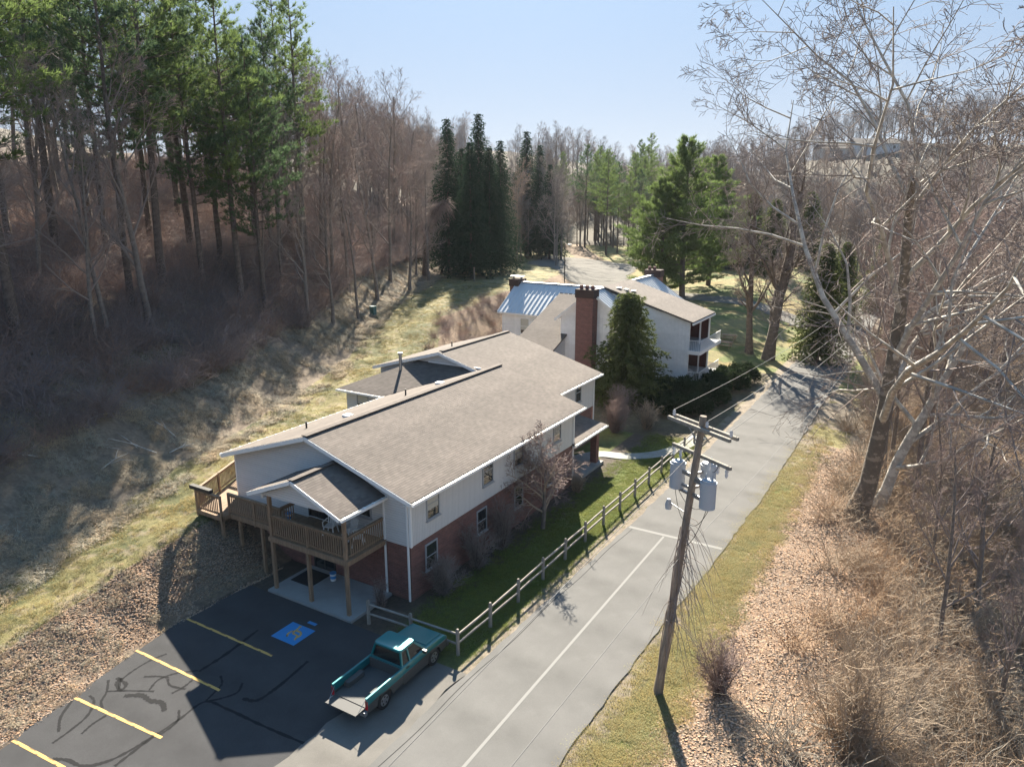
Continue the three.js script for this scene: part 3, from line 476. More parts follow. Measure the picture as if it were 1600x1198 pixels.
  for (let i = 0; i < 3; i++) { const x = -27.4 + i * .55, y = 9.72 - (x - rx) * .3 + .02; new MB().box(x - .2, x + .2, y, y + .1, -66.2 - i * .5, -65.7 - i * .5).build('roof_vent', M.steel, B); }
  // west wing, ridge along x
  const wl = -41, wr = -31.6, zf = -66.6, zr = -74.4, zm = -70.5;
  new MB().prism([v2(-zf, .5), v2(-zr, .5), v2(-zr, 6.1), v2(-zm, 8.6), v2(-zf, 6.1)].reverse(), p => V(wl, p.y, -p.x), p => V(wr, p.y, -p.x)).build('wall', M.batten, B);
  metal(V(wl - .35, 6.05, zf + .45), V(wr + 3, 6.05, zf + .45), V(wr + 3, 8.8, zm), V(wl - .35, 8.8, zm), 24); metal(V(wr + 3, 6.05, zr - .45), V(wl - .35, 6.05, zr - .45), V(wl - .35, 8.8, zm), V(wr + 3, 8.8, zm), 24);
  new MB().bar(V(wl - .35, 8.84, zm), V(wr + 3, 8.84, zm), .35, .06).build('ridge_cap', M.metalRoof, B); new MB().box(wl - .35, wr, 5.9, 6.02, zf + .4, zf + .44).build('fascia', M.white, B);
  windowPart(B, -38.2, 3.9, zf + .003, 0, .95, 1.55, .75);
  // long shingled lean-to sloping down toward the lodge
  const ly = z => 7.95 - (z + 69) * .38;
  new MB().slab(V(-35.5, ly(-54.5), -54.5), V(-30.9, ly(-54.5), -54.5), V(-30.9, ly(-69.4), -69.4), V(-35.5, ly(-69.4), -69.4), .14).build('lean_to_roof', M.shingle, B);
  new MB().prism([v2(55, 0), v2(66.6, 0), v2(66.6, ly(-66.6) - .15), v2(55, ly(-55) - .15)].reverse(), p => V(-35.3, p.y, -p.x), p => V(-31.1, p.y, -p.x)).build('wall', M.batten, B);
  // chimneys
  const chim = (x0, x1, z0, z1, y0, y1, pots) => { const c = new MB().box(x0, x1, y0, y1, z0, z1).build('chimney', M.brick, B); new MB().box(x0 - .08, x1 + .08, y1 - .75, y1 + .02, z0 - .08, z1 + .08).build('chimney_cap', std({ color: lin(.055, .035, .03), roughness: .95 }), c); const w = (x1 - x0) / 3; for (let i = 0; i < pots; i++) new MB().cyl(V(x0 + w * (i + .5), 0, (z0 + z1) / 2), .17, y1, y1 + .35, 10).build('chimney_pot', M.brick, c); return c; };
  chim(-29.5, -27.8, -61.95, -60.9, 0, 9.75, 3); const c2 = chim(-42.0, -40.9, -71.4, -69.9, 2, 9.1, 0); new MB().box(-42.2, -40.7, 9.35, 9.42, -71.0, -70.3).box(-42.0, -41.9, 9.1, 9.35, -70.8, -70.5).box(-41.0, -40.9, 9.1, 9.35, -70.8, -70.5).build('chimney_hood', M.steel, c2);
  chim(-29.3, -27.6, -78.9, -77.85, 0, 10.1, 2);
}
// ---------- pickup truck ----------
{
  const T = thing('pickup_truck', 'teal two-tone pickup truck parked with its tailgate down', 'pickup truck', [-16.62, .02, -21.28]);
  // local: +z to the rear (s), x across, y up
  const side = (pts, holes, x0, x1, name, mat, bev = .025) => { const sh = new THREE.Shape(pts.map(p => v2(p[0], p[1]))); for (const h of holes || []) { const pth = new THREE.Path(); pth.absarc(h[0], h[1], h[2], 0, Math.PI * 2); sh.holes.push(pth); } const g = new THREE.ExtrudeGeometry(sh, { depth: x1 - x0 - 2 * bev, bevelEnabled: bev > 0, bevelSize: bev, bevelThickness: bev, bevelSegments: 2, curveSegments: 20 }); g.translate(0, 0, x0 + bev); g.rotateY(-Math.PI / 2); g.scale(-1, 1, 1); const idx = g.index; const p = g.attributes.position; if (!idx) { for (let i = 0; i < p.count; i += 3) for (const k of ['position', 'normal', 'uv']) { const a = g.attributes[k], n = a.itemSize; for (let c = 0; c < n; c++) { const t = a.array[(i + 1) * n + c]; a.array[(i + 1) * n + c] = a.array[(i + 2) * n + c]; a.array[(i + 2) * n + c] = t; } } } g.computeVertexNormals(); return addMesh(name, g, mat, T); };
  const arch = (c, r, y, rev) => { const o = []; for (let i = 0; i <= 12; i++) { const a = Math.PI - i / 12 * Math.PI; o.push([c + r * Math.cos(a), y + r * Math.sin(a)]); } return o; };
  const WF = .86, WR = 3.86, wr = .35;
  // front body (nose, hood, doors up to the belt line)
  side([[.06, .42], [WF - .43, .36], ...arch(WF, .42, .38), [WF + .43, .34], [2.78, .34], [2.78, .72], [.02, .72]], null, -.85, .85, 'body', M.cladding);
  side([[.02, .725], [2.78, .725], [2.78, 1.0], [1.42, 1.02], [1.2, 1.0], [.5, .955], [.14, .90], [.03, .82]], null, -.83, .83, 'body', M.teal, .04);
  new MB().slab(V(-.66, .968, .2), V(.66, .968, .2), V(.7, 1.035, 1.22), V(-.7, 1.035, 1.22).multiplyScalar(1), .03).build('hood', M.teal, T);
  // greenhouse: roof, pillars, glass
  const R = (x, y, s) => V(x, y, s), top = 1.56;
  const gl = (a, b, c, d, n) => new MB().quad(a, b, c, d).quad(d, c, b, a).build(n, M.glass, T);
  gl(R(-.70, 1.0, 1.36), R(.70, 1.0, 1.36), R(.58, top - .05, 1.86), R(-.58, top - .05, 1.86), 'windshield'); gl(R(.66, 1.03, 2.74), R(-.66, 1.03, 2.74), R(-.57, top - .05, 2.62), R(.57, top - .05, 2.62), 'rear_window');
  for (const s of [-1, 1]) { gl(R(s * .76, 1.0, 1.42), R(s * .76, 1.0, 2.72), R(s * .61, top - .05, 2.6), R(s * .61, top - .05, 1.9), 'side_window'); for (const [a, b] of [[R(s * .75, .99, 1.36), R(s * .6, top - .03, 1.87)], [R(s * .75, .99, 2.74), R(s * .6, top - .03, 2.63)], [R(s * .765, .99, 2.3), R(s * .62, top - .03, 2.3)]]) new MB().bar(a, b, .07, .07, V(s, .3, 0)).build('pillar', M.teal, T); }
  { const sh = new THREE.Shape(); const w = .61, l0 = 1.84, l1 = 2.66, r = .12; sh.moveTo(-w + r, l0); sh.lineTo(w - r, l0); sh.quadraticCurveTo(w, l0, w, l0 + r); sh.lineTo(w, l1 - r); sh.quadraticCurveTo(w, l1, w - r, l1); sh.lineTo(-w + r, l1); sh.quadraticCurveTo(-w, l1, -w, l1 - r); sh.lineTo(-w, l0 + r); sh.quadraticCurveTo(-w, l0, -w + r, l0); const g = new THREE.ExtrudeGeometry(sh, { depth: .035, bevelEnabled: true, bevelSize: .05, bevelThickness: .045, bevelSegments: 4 }); g.rotateX(Math.PI / 2); g.translate(0, top + .02, 0); addMesh('cab_roof', g, M.teal, T); }
  // bed
  for (const s of [-1, 1]) {
    side([[2.82, .42], [WR - .43, .36], ...arch(WR, .42, .38), [WR + .43, .40], [4.78, .44], [4.78, .72], [2.82, .72]], null, s > 0 ? .76 : -.85, s > 0 ? .85 : -.76, 'bed_side', M.cladding, .012);
    side([[2.82, .725], [4.78, .725], [4.78, 1.0], [2.82, 1.0]], null, s > 0 ? .755 : -.845, s > 0 ? .845 : -.755, 'bed_side', M.teal, .02);
    new MB().box(s > 0 ? .5 : -.72, s > 0 ? .72 : -.5, .6, .82, WR - .42, WR + .42).build('wheel_housing', M.bedLiner, T);
    new MB().box(s * .80 - .055, s * .80 + .055, .56, .9, 4.782, 4.80).build('tail_light', M.redLens, T);
    new MB().box(s * .66 - .11, s * .66 + .11, .70, .84, -.004, .03).build('headlight', M.plastic, T);
    new MB().box(s * .9 - .09, s * .9 + .09, .98, 1.11, 1.5, 1.6).bar(V(s * .78, 1.0, 1.55), V(s * .85, 1.02, 1.55), .04, .04).build('door_mirror', M.cladding, T);
    new MB().box(s * .855 - .01, s * .855 + .01, .90, .94, 2.45, 2.6).build('door_handle', M.dark, T);
    for (const [z] of [[WF], [WR]]) {
      const tyre = addMesh('wheel', new THREE.TorusGeometry(wr - .10, .105, 12, 28), M.rubber, T); tyre.rotation.y = Math.PI / 2; tyre.position.set(s * .73, wr, z);
      addMesh('tread', new THREE.CylinderGeometry(wr - .005, wr - .005, .17, 28, 1).rotateX(Math.PI / 2), M.rubber, tyre);
      addMesh('rim', new THREE.CylinderGeometry(.215, .215, .19, 24).rotateX(Math.PI / 2), M.alloy, tyre); addMesh('hub', new THREE.CylinderGeometry(.07, .07, .21, 12).rotateX(Math.PI / 2), M.steel, tyre);
      for (let k = 0; k < 5; k++) { const a = k / 5 * 6.283 + .3; addMesh('rim_slot', new THREE.CylinderGeometry(.045, .045, .196, 8).rotateX(Math.PI / 2).translate(.14 * Math.cos(a), .14 * Math.sin(a), 0), M.dark, tyre); }
    }
  }
  new MB().box(-.76, .76, .58, .62, 2.82, 4.78).build('bed_floor', M.bedLiner, T); new MB().box(-.76, .76, .62, .99, 2.80, 2.86).build('bed_front', M.bedLiner, T);
  new MB().box(-.72, .72, .56, .60, 4.80, 5.28).build('tailgate', M.bedLiner, T);
  for (const s of [-1, 1]) new MB().bar(V(s * .74, .92, 4.76), V(s * .70, .60, 5.1), .012, .012).build('tailgate_strap', M.steel, T);
  new MB().box(-.84, .84, .36, .52, 4.80, 4.93).build('rear_bumper', M.steel, T); new MB().box(-.86, .86, .38, .56, -.1, .06).build('front_bumper', M.cladding, T); new MB().box(-.5, .5, .66, .84, -.01, .02).build('grille', M.dark, T);
  new MB().box(-.6, .6, .28, .4, .5, 4.6).build('chassis', M.dark, T);
}
// ---------- rail fence ----------
{
  const Fn = thing('rail_fence', 'weathered two-rail wooden fence on round posts along the road', 'fence');
  const r = rng(5), posts = []; const y = (x, z) => hgt(x, z);
  const run = [[-20.05, -21.35], [-17.78, -21.45], [-15.4, -21.5]]; for (let i = 1; i <= 14; i++) run.push([-15.36 + .012 * i, -21.5 - 2.37 * i]);
  run.forEach(([x, z], i) => { new MB().tube([V(x, y(x, z) - .3, z), V(x + (r() - .5) * .03, y(x, z) + 1.12, z + (r() - .5) * .03), V(x, y(x, z) + 1.19, z)], [.085, .08, .045], 10, true).build('post', M.fence, Fn); });
  for (let i = 0; i < run.length - 1; i++) for (const h of [.52, .95]) { const a = run[i], b = run[i + 1], j = () => (r() - .5) * .05, A = V(a[0], y(...a) + h + j(), a[1]), B = V(b[0], y(...b) + h + j(), b[1]); new MB().tube([A, A.clone().lerp(B, .5).add(V(j() * .4, j() * .5, 0)), B], [.045, .055, .045], 7, true).build('rail', M.fence, Fn); }
}
// ---------- utility pole and wires ----------
const poleAt = y => V(lerp(-7.56, -6.62, y / 10.96), y, lerp(-23.4, -23.68, y / 10.96));
{
  const U = thing('utility_pole', 'leaning wooden utility pole with double crossarms and three grey transformers', 'utility pole');
  const P = []; for (let i = 0; i <= 8; i++) P.push(poleAt(-.3 + i / 8 * 11.26)); new MB().tube(P, P.map((p, i) => lerp(.165, .115, i / 8)), 14, true).build('pole', M.pole, U);
  const ad = V(2.54, 0, 1.5).normalize();
  const arm = (y, off, half, n) => { const c = poleAt(y).add(V(ad.z, 0, -ad.x).multiplyScalar(off)); new MB().bar(c.clone().addScaledVector(ad, -half), c.clone().addScaledVector(ad, half), .1, .12).build('crossarm', M.arm, U); return c; };
  arm(10.55, .17, 1.5); arm(10.55, -.17, 1.5); const c2 = arm(9.5, .17, 1.42);
  const ins = (p, up) => { const m = new MB(); m.tube([p, p.clone().add(V(0, up * .06, 0)), p.clone().add(V(0, up * .1, 0)), p.clone().add(V(0, up * .16, 0)), p.clone().add(V(0, up * .22, 0))], [.03, .065, .04, .06, .025], 10, true); m.build('insulator', M.porcelain, U); };
  for (const s of [-1.4, .25, 1.35]) ins(poleAt(10.55).addScaledVector(ad, s).add(V(0, .06, 0)), 1);
  for (const s of [-1.35, -1.0, .45, .85, 1.25]) ins(c2.clone().addScaledVector(ad, s).add(V(0, -.07, 0)), -1.4);
  for (const s of [-1, 1]) new MB().bar(poleAt(9.9), poleAt(10.5).addScaledVector(ad, s * .7), .03, .03).build('brace', M.steel, U);
  // transformers on a cluster mount
  const tank = (p, k) => { const m = new MB().tube([V(p.x, p.y - .5, p.z), V(p.x, p.y + .42, p.z), V(p.x, p.y + .5, p.z)], [.27, .27, .22], 22, true).build('transformer', M.tank, U); new MB().tube([V(p.x, p.y + .38, p.z), V(p.x, p.y + .43, p.z)], [.285, .285], 22, true).build('lid_band', M.tank, m); for (const s of k ? [-.1, .12] : [.08]) new MB().tube([V(p.x + s, p.y + .48, p.z), V(p.x + s, p.y + .6, p.z), V(p.x + s, p.y + .72, p.z)], [.05, .035, .015], 10, true).build('bushing', M.tank, m); const q = poleAt(p.y); new MB().bar(V(q.x, p.y + .2, q.z), V(p.x, p.y + .2, p.z), .07, .09).bar(V(q.x, p.y - .3, q.z), V(p.x, p.y - .3, p.z), .07, .09).build('bracket', M.steel, m); };
  const a8 = poleAt(8.55); tank(a8.clone().addScaledVector(ad, -.78).add(V(0, .05, 0)), 0); tank(a8.clone().addScaledVector(ad, .80).add(V(0, -.1, .1)), 1); tank(a8.clone().add(V(.35, .1, -.62)), 0);
  for (const y of [8.75, 8.1]) { const q = poleAt(y); new MB().bar(q.clone().addScaledVector(ad, -.6), q.clone().addScaledVector(ad, .75), .09, .08).build('mounting_arm', M.steel, U); }
  const q7 = poleAt(7.35); new MB().bar(q7, q7.clone().addScaledVector(ad, -1.0).add(V(0, .1, 0)), .03, .03).build('lamp_arm', M.steel, U); new MB().tube([q7.clone().addScaledVector(ad, -1).add(V(0, .2, 0)), q7.clone().addScaledVector(ad, -1).add(V(0, .0, 0)), q7.clone().addScaledVector(ad, -1).add(V(0, -.18, 0))], [.06, .13, .11], 14, true).build('lamp_head', M.tank, U);
  // drop leads between arms and transformers
  const lead = (a, b, sag) => { const m = a.clone().lerp(b, .5).add(V(0, -sag, 0)), c = new THREE.QuadraticBezierCurve3(a, m, b); new MB().tube(c.getPoints(10), .011, 5).build('lead_wire', M.cable, U); };
  const tk = [a8.clone().addScaledVector(ad, -.78), a8.clone().addScaledVector(ad, .8), a8.clone().add(V(.35, 0, -.62))];
  lead(c2.clone().addScaledVector(ad, -1.2), tk[0].clone().add(V(.05, .75, 0)), .1); lead(c2.clone().addScaledVector(ad, .9), tk[1].clone().add(V(.1, .7, .1)), .2); lead(c2.clone().addScaledVector(ad, .4), tk[2].clone().add(V(0, .75, 0)), .2);
  lead(tk[0].clone().add(V(0, -.4, .2)), poleAt(7.2).add(V(0, 0, .15)), .7); lead(tk[1].clone().add(V(.2, -.3, .2)), poleAt(7.1).add(V(.1, 0, .15)), .8); lead(tk[1].clone().add(V(.2, .2, .2)), poleAt(6.2).add(V(.1, 0, .12)), 1.0); lead(tk[0].clone().add(V(0, -.4, 0)), tk[1].clone().add(V(0, -.5, .1)), .9);
  // wires: far spans to the next pole, near spans back over the lot
  const far = V(-5.5, 9.6, -92);
  const wire = (a, b, sag, r, label) => { const m = a.clone().lerp(b, .5).add(V(0, -2 * sag, 0)), c = new THREE.QuadraticBezierCurve3(a, m, b); tag(new MB().tube(c.getPoints(48), r, 5).build('overhead_wire', M.wire), label, 'wire', 'overhead wires'); };
  for (const s of [-1.4, .25, 1.35]) { const a = poleAt(10.55).addScaledVector(ad, s).add(V(0, .28, 0)); wire(a, far.clone().addScaledVector(ad, s).add(V(0, .28, 0)), 1.1, .011, 'overhead power wire from the top crossarm along the road'); }
  wire(poleAt(5.7), V(-6.4, 7.8, 12), .2, .011, 'communication cable from low on the pole over the road'); wire(poleAt(9.9), V(-6.8, 9, 12), .15, .008, 'thin wire from the transformers over the road verge'); wire(poleAt(5.9).add(V(.1, 0, 0)), far.clone().setY(5.8), .8, .012, 'communication cable from low on the pole along the road');
  const up2 = thing('utility_pole', 'far wooden utility pole half hidden by bare branches', 'utility pole'); new MB().tube([V(-5.5, -.3, -92), V(-5.5, 10.3, -92)], [.16, .11], 12, true).build('pole', M.pole, up2); new MB().bar(far.clone().addScaledVector(ad, -1.5).add(V(0, .22, 0)), far.clone().addScaledVector(ad, 1.5).add(V(0, .22, 0)), .1, .12).build('crossarm', M.arm, up2); for (const s of [-1.4, .25, 1.35]) ins2(far.clone().addScaledVector(ad, s), up2);
  function ins2(p, o) { new MB().tube([p.clone().add(V(0, .27, 0)), p.clone().add(V(0, .33, 0)), p.clone().add(V(0, .4, 0))], [.03, .06, .03], 8, true).build('insulator', M.porcelain, o); }
  // dead vine hanging on the pole
  const r = rng(77), vn = new MB();
  for (let i = 0; i < 70; i++) { const y = 3.2 + r() * 4, p = poleAt(y).add(V((r() - .3) * .3, 0, (r() - .3) * .3)), pts = [p]; let d = V((r() - .2) * .8, .3, (r() - .3) * .8); const n = 5 + Math.floor(r() * 4); for (let k = 0; k < n; k++) { d.add(V((r() - .5) * .5, -.35, (r() - .5) * .5)); pts.push(pts[k].clone().addScaledVector(d, .28)); } if (pts[n].y < .3) continue; vn.tube(pts, pts.map((_, k) => .012 * (1 - k / n) + .004), 3); }
  for (let i = 0; i < 4; i++) { const pts = []; for (let k = 0; k <= 14; k++) { const y = k / 14 * 6.8, a = i * 1.6 + y * .5; pts.push(poleAt(y).add(V(Math.cos(a) * .18, 0, Math.sin(a) * .18))); } vn.tube(pts, .02, 4); }
  tag(vn.build('dead_vine', M.twig), 'bare dead vine climbing and hanging from the utility pole', 'vine');
}
// ---------- small things far and near ----------
{
  const lp = hit(882, 441), L = thing('lamp_post', 'slim dark lamp post beside the gravel lot', 'lamp post', [lp.x, lp.y, lp.z]);
  new MB().cyl(V(0, 0, 0), .09, 0, 6.2, 10, .06).build('pole', M.dark, L); new MB().bar(V(0, 6.1, 0), V(.9, 6.2, .2), .06, .06).build('arm', M.dark, L); new MB().box(.6, 1.25, 6.1, 6.28, .02, .36).build('lamp_head', M.plastic, L);
  const picnic = (px, py) => { const g = G(px, py, 1.5), x = g.x, z = g.z, T = thing('picnic_table', 'wooden picnic table on the dry lawn beside the farmhouse', 'picnic table', [x, hgt(x, z), z], 'picnic tables on the lawn'); for (let i = 0; i < 5; i++) new MB().box(-.9, .9, .72, .76, -.37 + i * .15, -.37 + i * .15 + .13).build('plank', M.deck, T); for (const s of [-1, 1]) { new MB().box(-.9, .9, .42, .46, s * .72 - .13, s * .72 + .13).build('bench', M.deck, T); for (const e of [-.65, .65]) new MB().bar(V(e, .7, s * .2), V(e, 0, s * .62), .09, .04, V(1, 0, 0)).build('leg', M.deck, T); } for (const e of [-.65, .65]) new MB().box(e - .02, e + .02, .36, .42, -.8, .8).build('cross_brace', M.deck, T); };
  picnic(1133, 533); picnic(1140, 524);
  // barn
  const bp = G(1133, 425, 2.5), Bn = thing('barn', 'dark weathered barn with pale shingle roof behind the pines', 'barn', [bp.x, 2, bp.z]);
  new MB().prism([v2(-6, -1.5), v2(6, -1.5), v2(6, 5), v2(0, 8), v2(-6, 5)], p => V(p.x, p.y, -14), p => V(p.x, p.y, 0)).build('wall', std({ map: woodTex([.06, .05, .045], .7), roughness: .95 }), Bn);
  new MB().slab(V(6.5, 4.8, .5), V(6.5, 4.8, -14.5), V(0, 8.2, -14.5), V(0, 8.2, .5), .15).build('roof', M.shingle, Bn); new MB().slab(V(-6.5, 4.8, -14.5), V(-6.5, 4.8, .5), V(0, 8.2, .5), V(0, 8.2, -14.5), .15).build('roof', M.shingle, Bn); new MB().box(-1.5, 1.5, -1, 2.6, .002, .06).build('door', M.dark, Bn);
  // houses on the far hill
  const hs = [[1170, 243, 400, 'low brick-red house on the distant ridge', [.3, .16, .12], 17, 4], [1222, 240, 410, 'grey two-storey house on the distant ridge', [.3, .27, .28], 12, 6.5], [1300, 247, 390, 'pale bungalow on the distant hill below a row of bare trees', [.5, .47, .44], 14, 3.8], [1362, 244, 395, 'long white house on the distant hill behind the sycamore', [.55, .55, .55], 20, 4.2]];
  for (const [px, py, dist, label, c, w, h] of hs) { const d = ray(px, py + 8); d.multiplyScalar(dist / Math.hypot(d.x, d.z)); const x = d.x, z = d.z, y = Math.min(CAMH + d.y, hgt(x, z) + 30) - 1; const H = thing('hill_house', label, 'house', [x, hgt(x, z), z]); H.rotation.y = -yaw * -1; const wm = std({ color: lin(...c) }); new MB().box(-w / 2, w / 2, -2, h, -5, 5).build('wall', wm, H); new MB().prism([v2(-5.6, h - .1), v2(5.6, h - .1), v2(0, h + 2.4)], p => V(-w / 2 - .4, p.y, -p.x), p => V(w / 2 + .4, p.y, -p.x)).build('roof', M.shingle, H); for (let i = 0; i < 4; i++) { const wx = -w / 2 + (i + .5) * w / 4; new MB().box(wx - .6, wx + .6, h - 2.4, h - 1, 5.0, 5.06).build('window', M.glass, H); } }
  const ub = hit(583, 492), bx = thing('utility_pedestal', 'small green utility pedestal on the lawn above the lodge', 'utility box', [ub.x, ub.y, ub.z]); new MB().box(-.3, .3, -.2, .9, -.25, .25).build('cabinet', std({ color: lin(.05, .13, .12), roughness: .6 }), bx); new MB().box(-.34, .34, .9, .97, -.29, .29).build('lid', std({ color: lin(.06, .15, .14), roughness: .6 }), bx);
  const pp = hit(741, 440), ps = thing('wooden_post', 'lone dark wooden post on the upper lawn', 'post', [pp.x, pp.y, pp.z]); new MB().cyl(V(0, 0, 0), .11, -.3, 2.1, 9, .09).build('shaft', M.pole, ps); new MB().box(-.14, .14, 2.1, 2.16, -.14, .14).build('cap', M.pole, ps);
}
// ---------- trees ----------
function rotAbout(d, ang, az) { const ref = Math.abs(d.y) > .95 ? V(1, 0, 0) : V(0, 1, 0), s = d.clone().cross(ref).normalize(), t = s.clone().cross(d).normalize(); return d.clone().multiplyScalar(Math.cos(ang)).addScaledVector(s, Math.sin(ang) * Math.cos(az)).addScaledVector(t, Math.sin(ang) * Math.sin(az)).normalize(); }
function bareTree(seed, o) { // o: height, radius, counts[], angle, up, wob, lean, start
  const r = rng(seed), trunk = new MB(), limbs = new MB(), twigs = new MB(), maxL = o.counts.length;
  (function grow(l, p, d, len, rad) {
    const n = l === 0 ? 8 : l === 1 ? 6 : l === 2 ? 4 : l === 3 ? 3 : 2, pts = [p], ds = [d]; let q = d.clone();
    for (let i = 0; i < n; i++) { q = q.clone().add(V((r() - .5), (r() - .5) * .6, (r() - .5)).multiplyScalar(o.wob * (l ? 1 : .45))).add(V(0, (l ? o.up : .12) * (l > 2 ? .5 : 1), 0)).normalize(); pts.push(pts[i].clone().addScaledVector(q, len / n)); ds.push(q); }
    const end = l === 0 ? .32 : .13, R = pts.map((_, i) => Math.max(o.minR || .006, rad * lerp(1, end, i / n)));
    if (l === 0) { R[0] *= 1.35; }
    (l === 0 ? trunk : l <= 2 ? limbs : twigs).tube(pts, R, l === 0 ? 10 : l === 1 ? 6 : l === 2 ? 4 : 3);
    if (l >= maxL) return; const c = o.counts[l], st = l === 0 ? o.start : .18;
    for (let k = 0; k < c; k++) { const t = Math.min(.999, st + (1 - st) * (k + r() * .9) / c), f = t * n, i = Math.min(n - 1, Math.floor(f)), pp = pts[i].clone().lerp(pts[i + 1], f - i); const ang = (o.angle || .8) * (.7 + .6 * r()) * (l === 0 ? lerp(1.15, .6, t) : 1), dd = rotAbout(ds[i], ang, r() * 6.283 + k * 2.4); grow(l + 1, pp, dd, len * (l === 0 ? o.limb || .5 : .52) * lerp(1.05, .55, t) * (.75 + .5 * r()), lerp(rad, rad * .32, t) * (l === 0 ? .55 : .6)); }
  })(0, V(0, -.3, 0), V(o.lean ? o.lean[0] : 0, 1, o.lean ? o.lean[1] : 0).normalize(), o.height, o.radius);
  return { trunk: trunk.geo(), limbs: limbs.geo(), twigs: twigs.geo() };
}
function bareThing(name, label, cat, g, mats, group) { const t = thing(name, label, cat, [0, 0, 0], group); addMesh('trunk', g.trunk, mats[0], t); addMesh('limbs', g.limbs, mats[1], t); addMesh('twigs', g.twigs, mats[2], t); return t; }
function blades(m, p, dir, n, len, w, spread, r) { for (let i = 0; i < n; i++) { const d = dir.clone().add(V((r() - .5), (r() - .5), (r() - .5)).multiplyScalar(spread)).normalize(), s = d.clone().cross(V(r() - .5, r() - .5, r() - .5)).normalize().multiplyScalar(w * (.6 + .8 * r())), q = p.clone().add(V(r() - .5, r() - .5, r() - .5).multiplyScalar(len * .3)), L = len * (.6 + .7 * r()); m.tri(q.clone().add(s), q.clone().sub(s), q.clone().addScaledVector(d, L)); } }
function pineTree(seed, H, o = {}) {
  const r = rng(seed), trunk = new MB(), limbs = new MB(), crown = new MB(), pts = [], n = 9; let x = 0, z = 0;
  for (let i = 0; i <= n; i++) { pts.push(V(x, -.3 + i / n * (H + .3), z)); x += (r() - .5) * .25; z += (r() - .5) * .25; }
  trunk.tube(pts, pts.map((_, i) => lerp(o.rad || .3, .04, Math.pow(i / n, .9))), 9);
  const at = y => { const f = clamp(y / H) * n, i = Math.min(n - 1, Math.floor(f)); return pts[i].clone().lerp(pts[i + 1], f - i); };
  const y0 = H * (o.base || .38);
  for (let y = y0; y < H * .99; y += H * .022 * (.7 + .6 * r())) {
    const k = (y - y0) / (H - y0), nb = 3 + Math.floor(r() * 3);
    for (let b = 0; b < nb; b++) {
      const L = (o.width || 4.6) * (k < .25 ? lerp(.65, 1, k / .25) : Math.pow(1 - (k - .25) / .75, .75) + .06) * (.55 + .65 * r()), az = r() * 6.283, p = at(y), d = V(Math.cos(az), lerp(.02, .55, k) + (r() - .5) * .25, Math.sin(az)).normalize(), P = [p]; let q = d.clone(); const ns = 4;
      for (let i = 0; i < ns; i++) { q.add(V((r() - .5) * .3, .08 + (r() - .5) * .12, (r() - .5) * .3)).normalize(); P.push(P[i].clone().addScaledVector(q, L / ns)); }
      limbs.tube(P, [.05, .04, .028, .018, .008].map(a => a * (o.rad || .3) / .3 * (1 - .5 * k)), 3);
      const nt = Math.ceil(L * 5.2 * (o.dense || 1)); for (let i = 0; i < nt; i++) { const t = .3 + .7 * Math.pow(r(), .8), f = t * ns, j = Math.min(ns - 1, Math.floor(f)), c = P[j].clone().lerp(P[j + 1], f - j).add(V((r() - .5) * L * .34 * (1.2 - t * .5), (r() - .3) * .35, (r() - .5) * L * .34 * (1.2 - t * .5))); const dir = q.clone().multiplyScalar(.8).add(V(0, .55, 0)).normalize(); blades(crown, c, dir, 9, o.needle || .42, .028, 1.6, r); }
    }
  }
  for (let y = H * .12; y < y0; y += H * .03) if (r() < .7) { const az = r() * 6.283, p = at(y), L = .5 + r() * 2; limbs.tube([p, p.clone().add(V(Math.cos(az) * L, L * .12, Math.sin(az) * L))], [.025, .006], 3); }
  return { trunk: trunk.geo(), limbs: limbs.geo(), crown: crown.geo() };
}
function spruceTree(seed, H, W, o = {}) {
  const r = rng(seed), trunk = new MB(), crown = new MB(); trunk.tube([V(0, -.3, 0), V(.05, H * .5, .05), V(0, H, 0)], [H * .014, H * .008, .02], 8);
  for (let y = H * (o.base || .05); y < H * .995; y += H * .0135) { const k = y / H, nb = 7 + Math.floor(r() * 3); for (let b = 0; b < nb; b++) { const L = W * Math.pow(1 - k, o.pow || .8) * (.65 + .5 * r()) * (1 + (o.irr || 0) * (vnoise(y * .9, seed) + vnoise(y * .5 + 7, Math.floor(b * 3 / nb) + seed) - 1)) + .15, az = (b + r()) / nb * 6.283, dx = Math.cos(az), dz = Math.sin(az), droop = o.droop ?? .35; const ns = Math.max(3, Math.ceil(L * 5)); for (let i = 1; i <= ns; i++) { const t = i / ns, c = V(dx * L * t, y + .1 * L - droop * L * t * t + (t > .8 ? .08 * L : 0), dz * L * t); blades(crown, c.add(V((r() - .5) * .5 * t, (r() - .5) * .15, (r() - .5) * .5 * t)), V(dx * .7, -.35, dz * .7), 5, .36, .05, 1.3, r); } } }
  return { trunk: trunk.geo(), crown: crown.geo() };
}
function conifer(name, label, cat, g, bark, leaf, group) { const t = thing(name, label, cat, [0, 0, 0], group); addMesh('trunk', g.trunk, bark, t); if (g.limbs) addMesh('limbs', g.limbs, bark, t); addMesh('crown', g.crown, leaf, t); return t; }
const put = (t, x, z, s = 1, turn = 0, y) => { t.position.set(x, y ?? hgt(x, z), z); t.rotation.y = turn; t.scale.setScalar(s); return t; };
function placer(protos) { const used = protos.map(() => false); return (k, x, z, s, turn) => { k %= protos.length; const t = used[k] ? copy(protos[k]) : protos[k]; used[k] = true; return put(t, x, z, s, turn); }; }
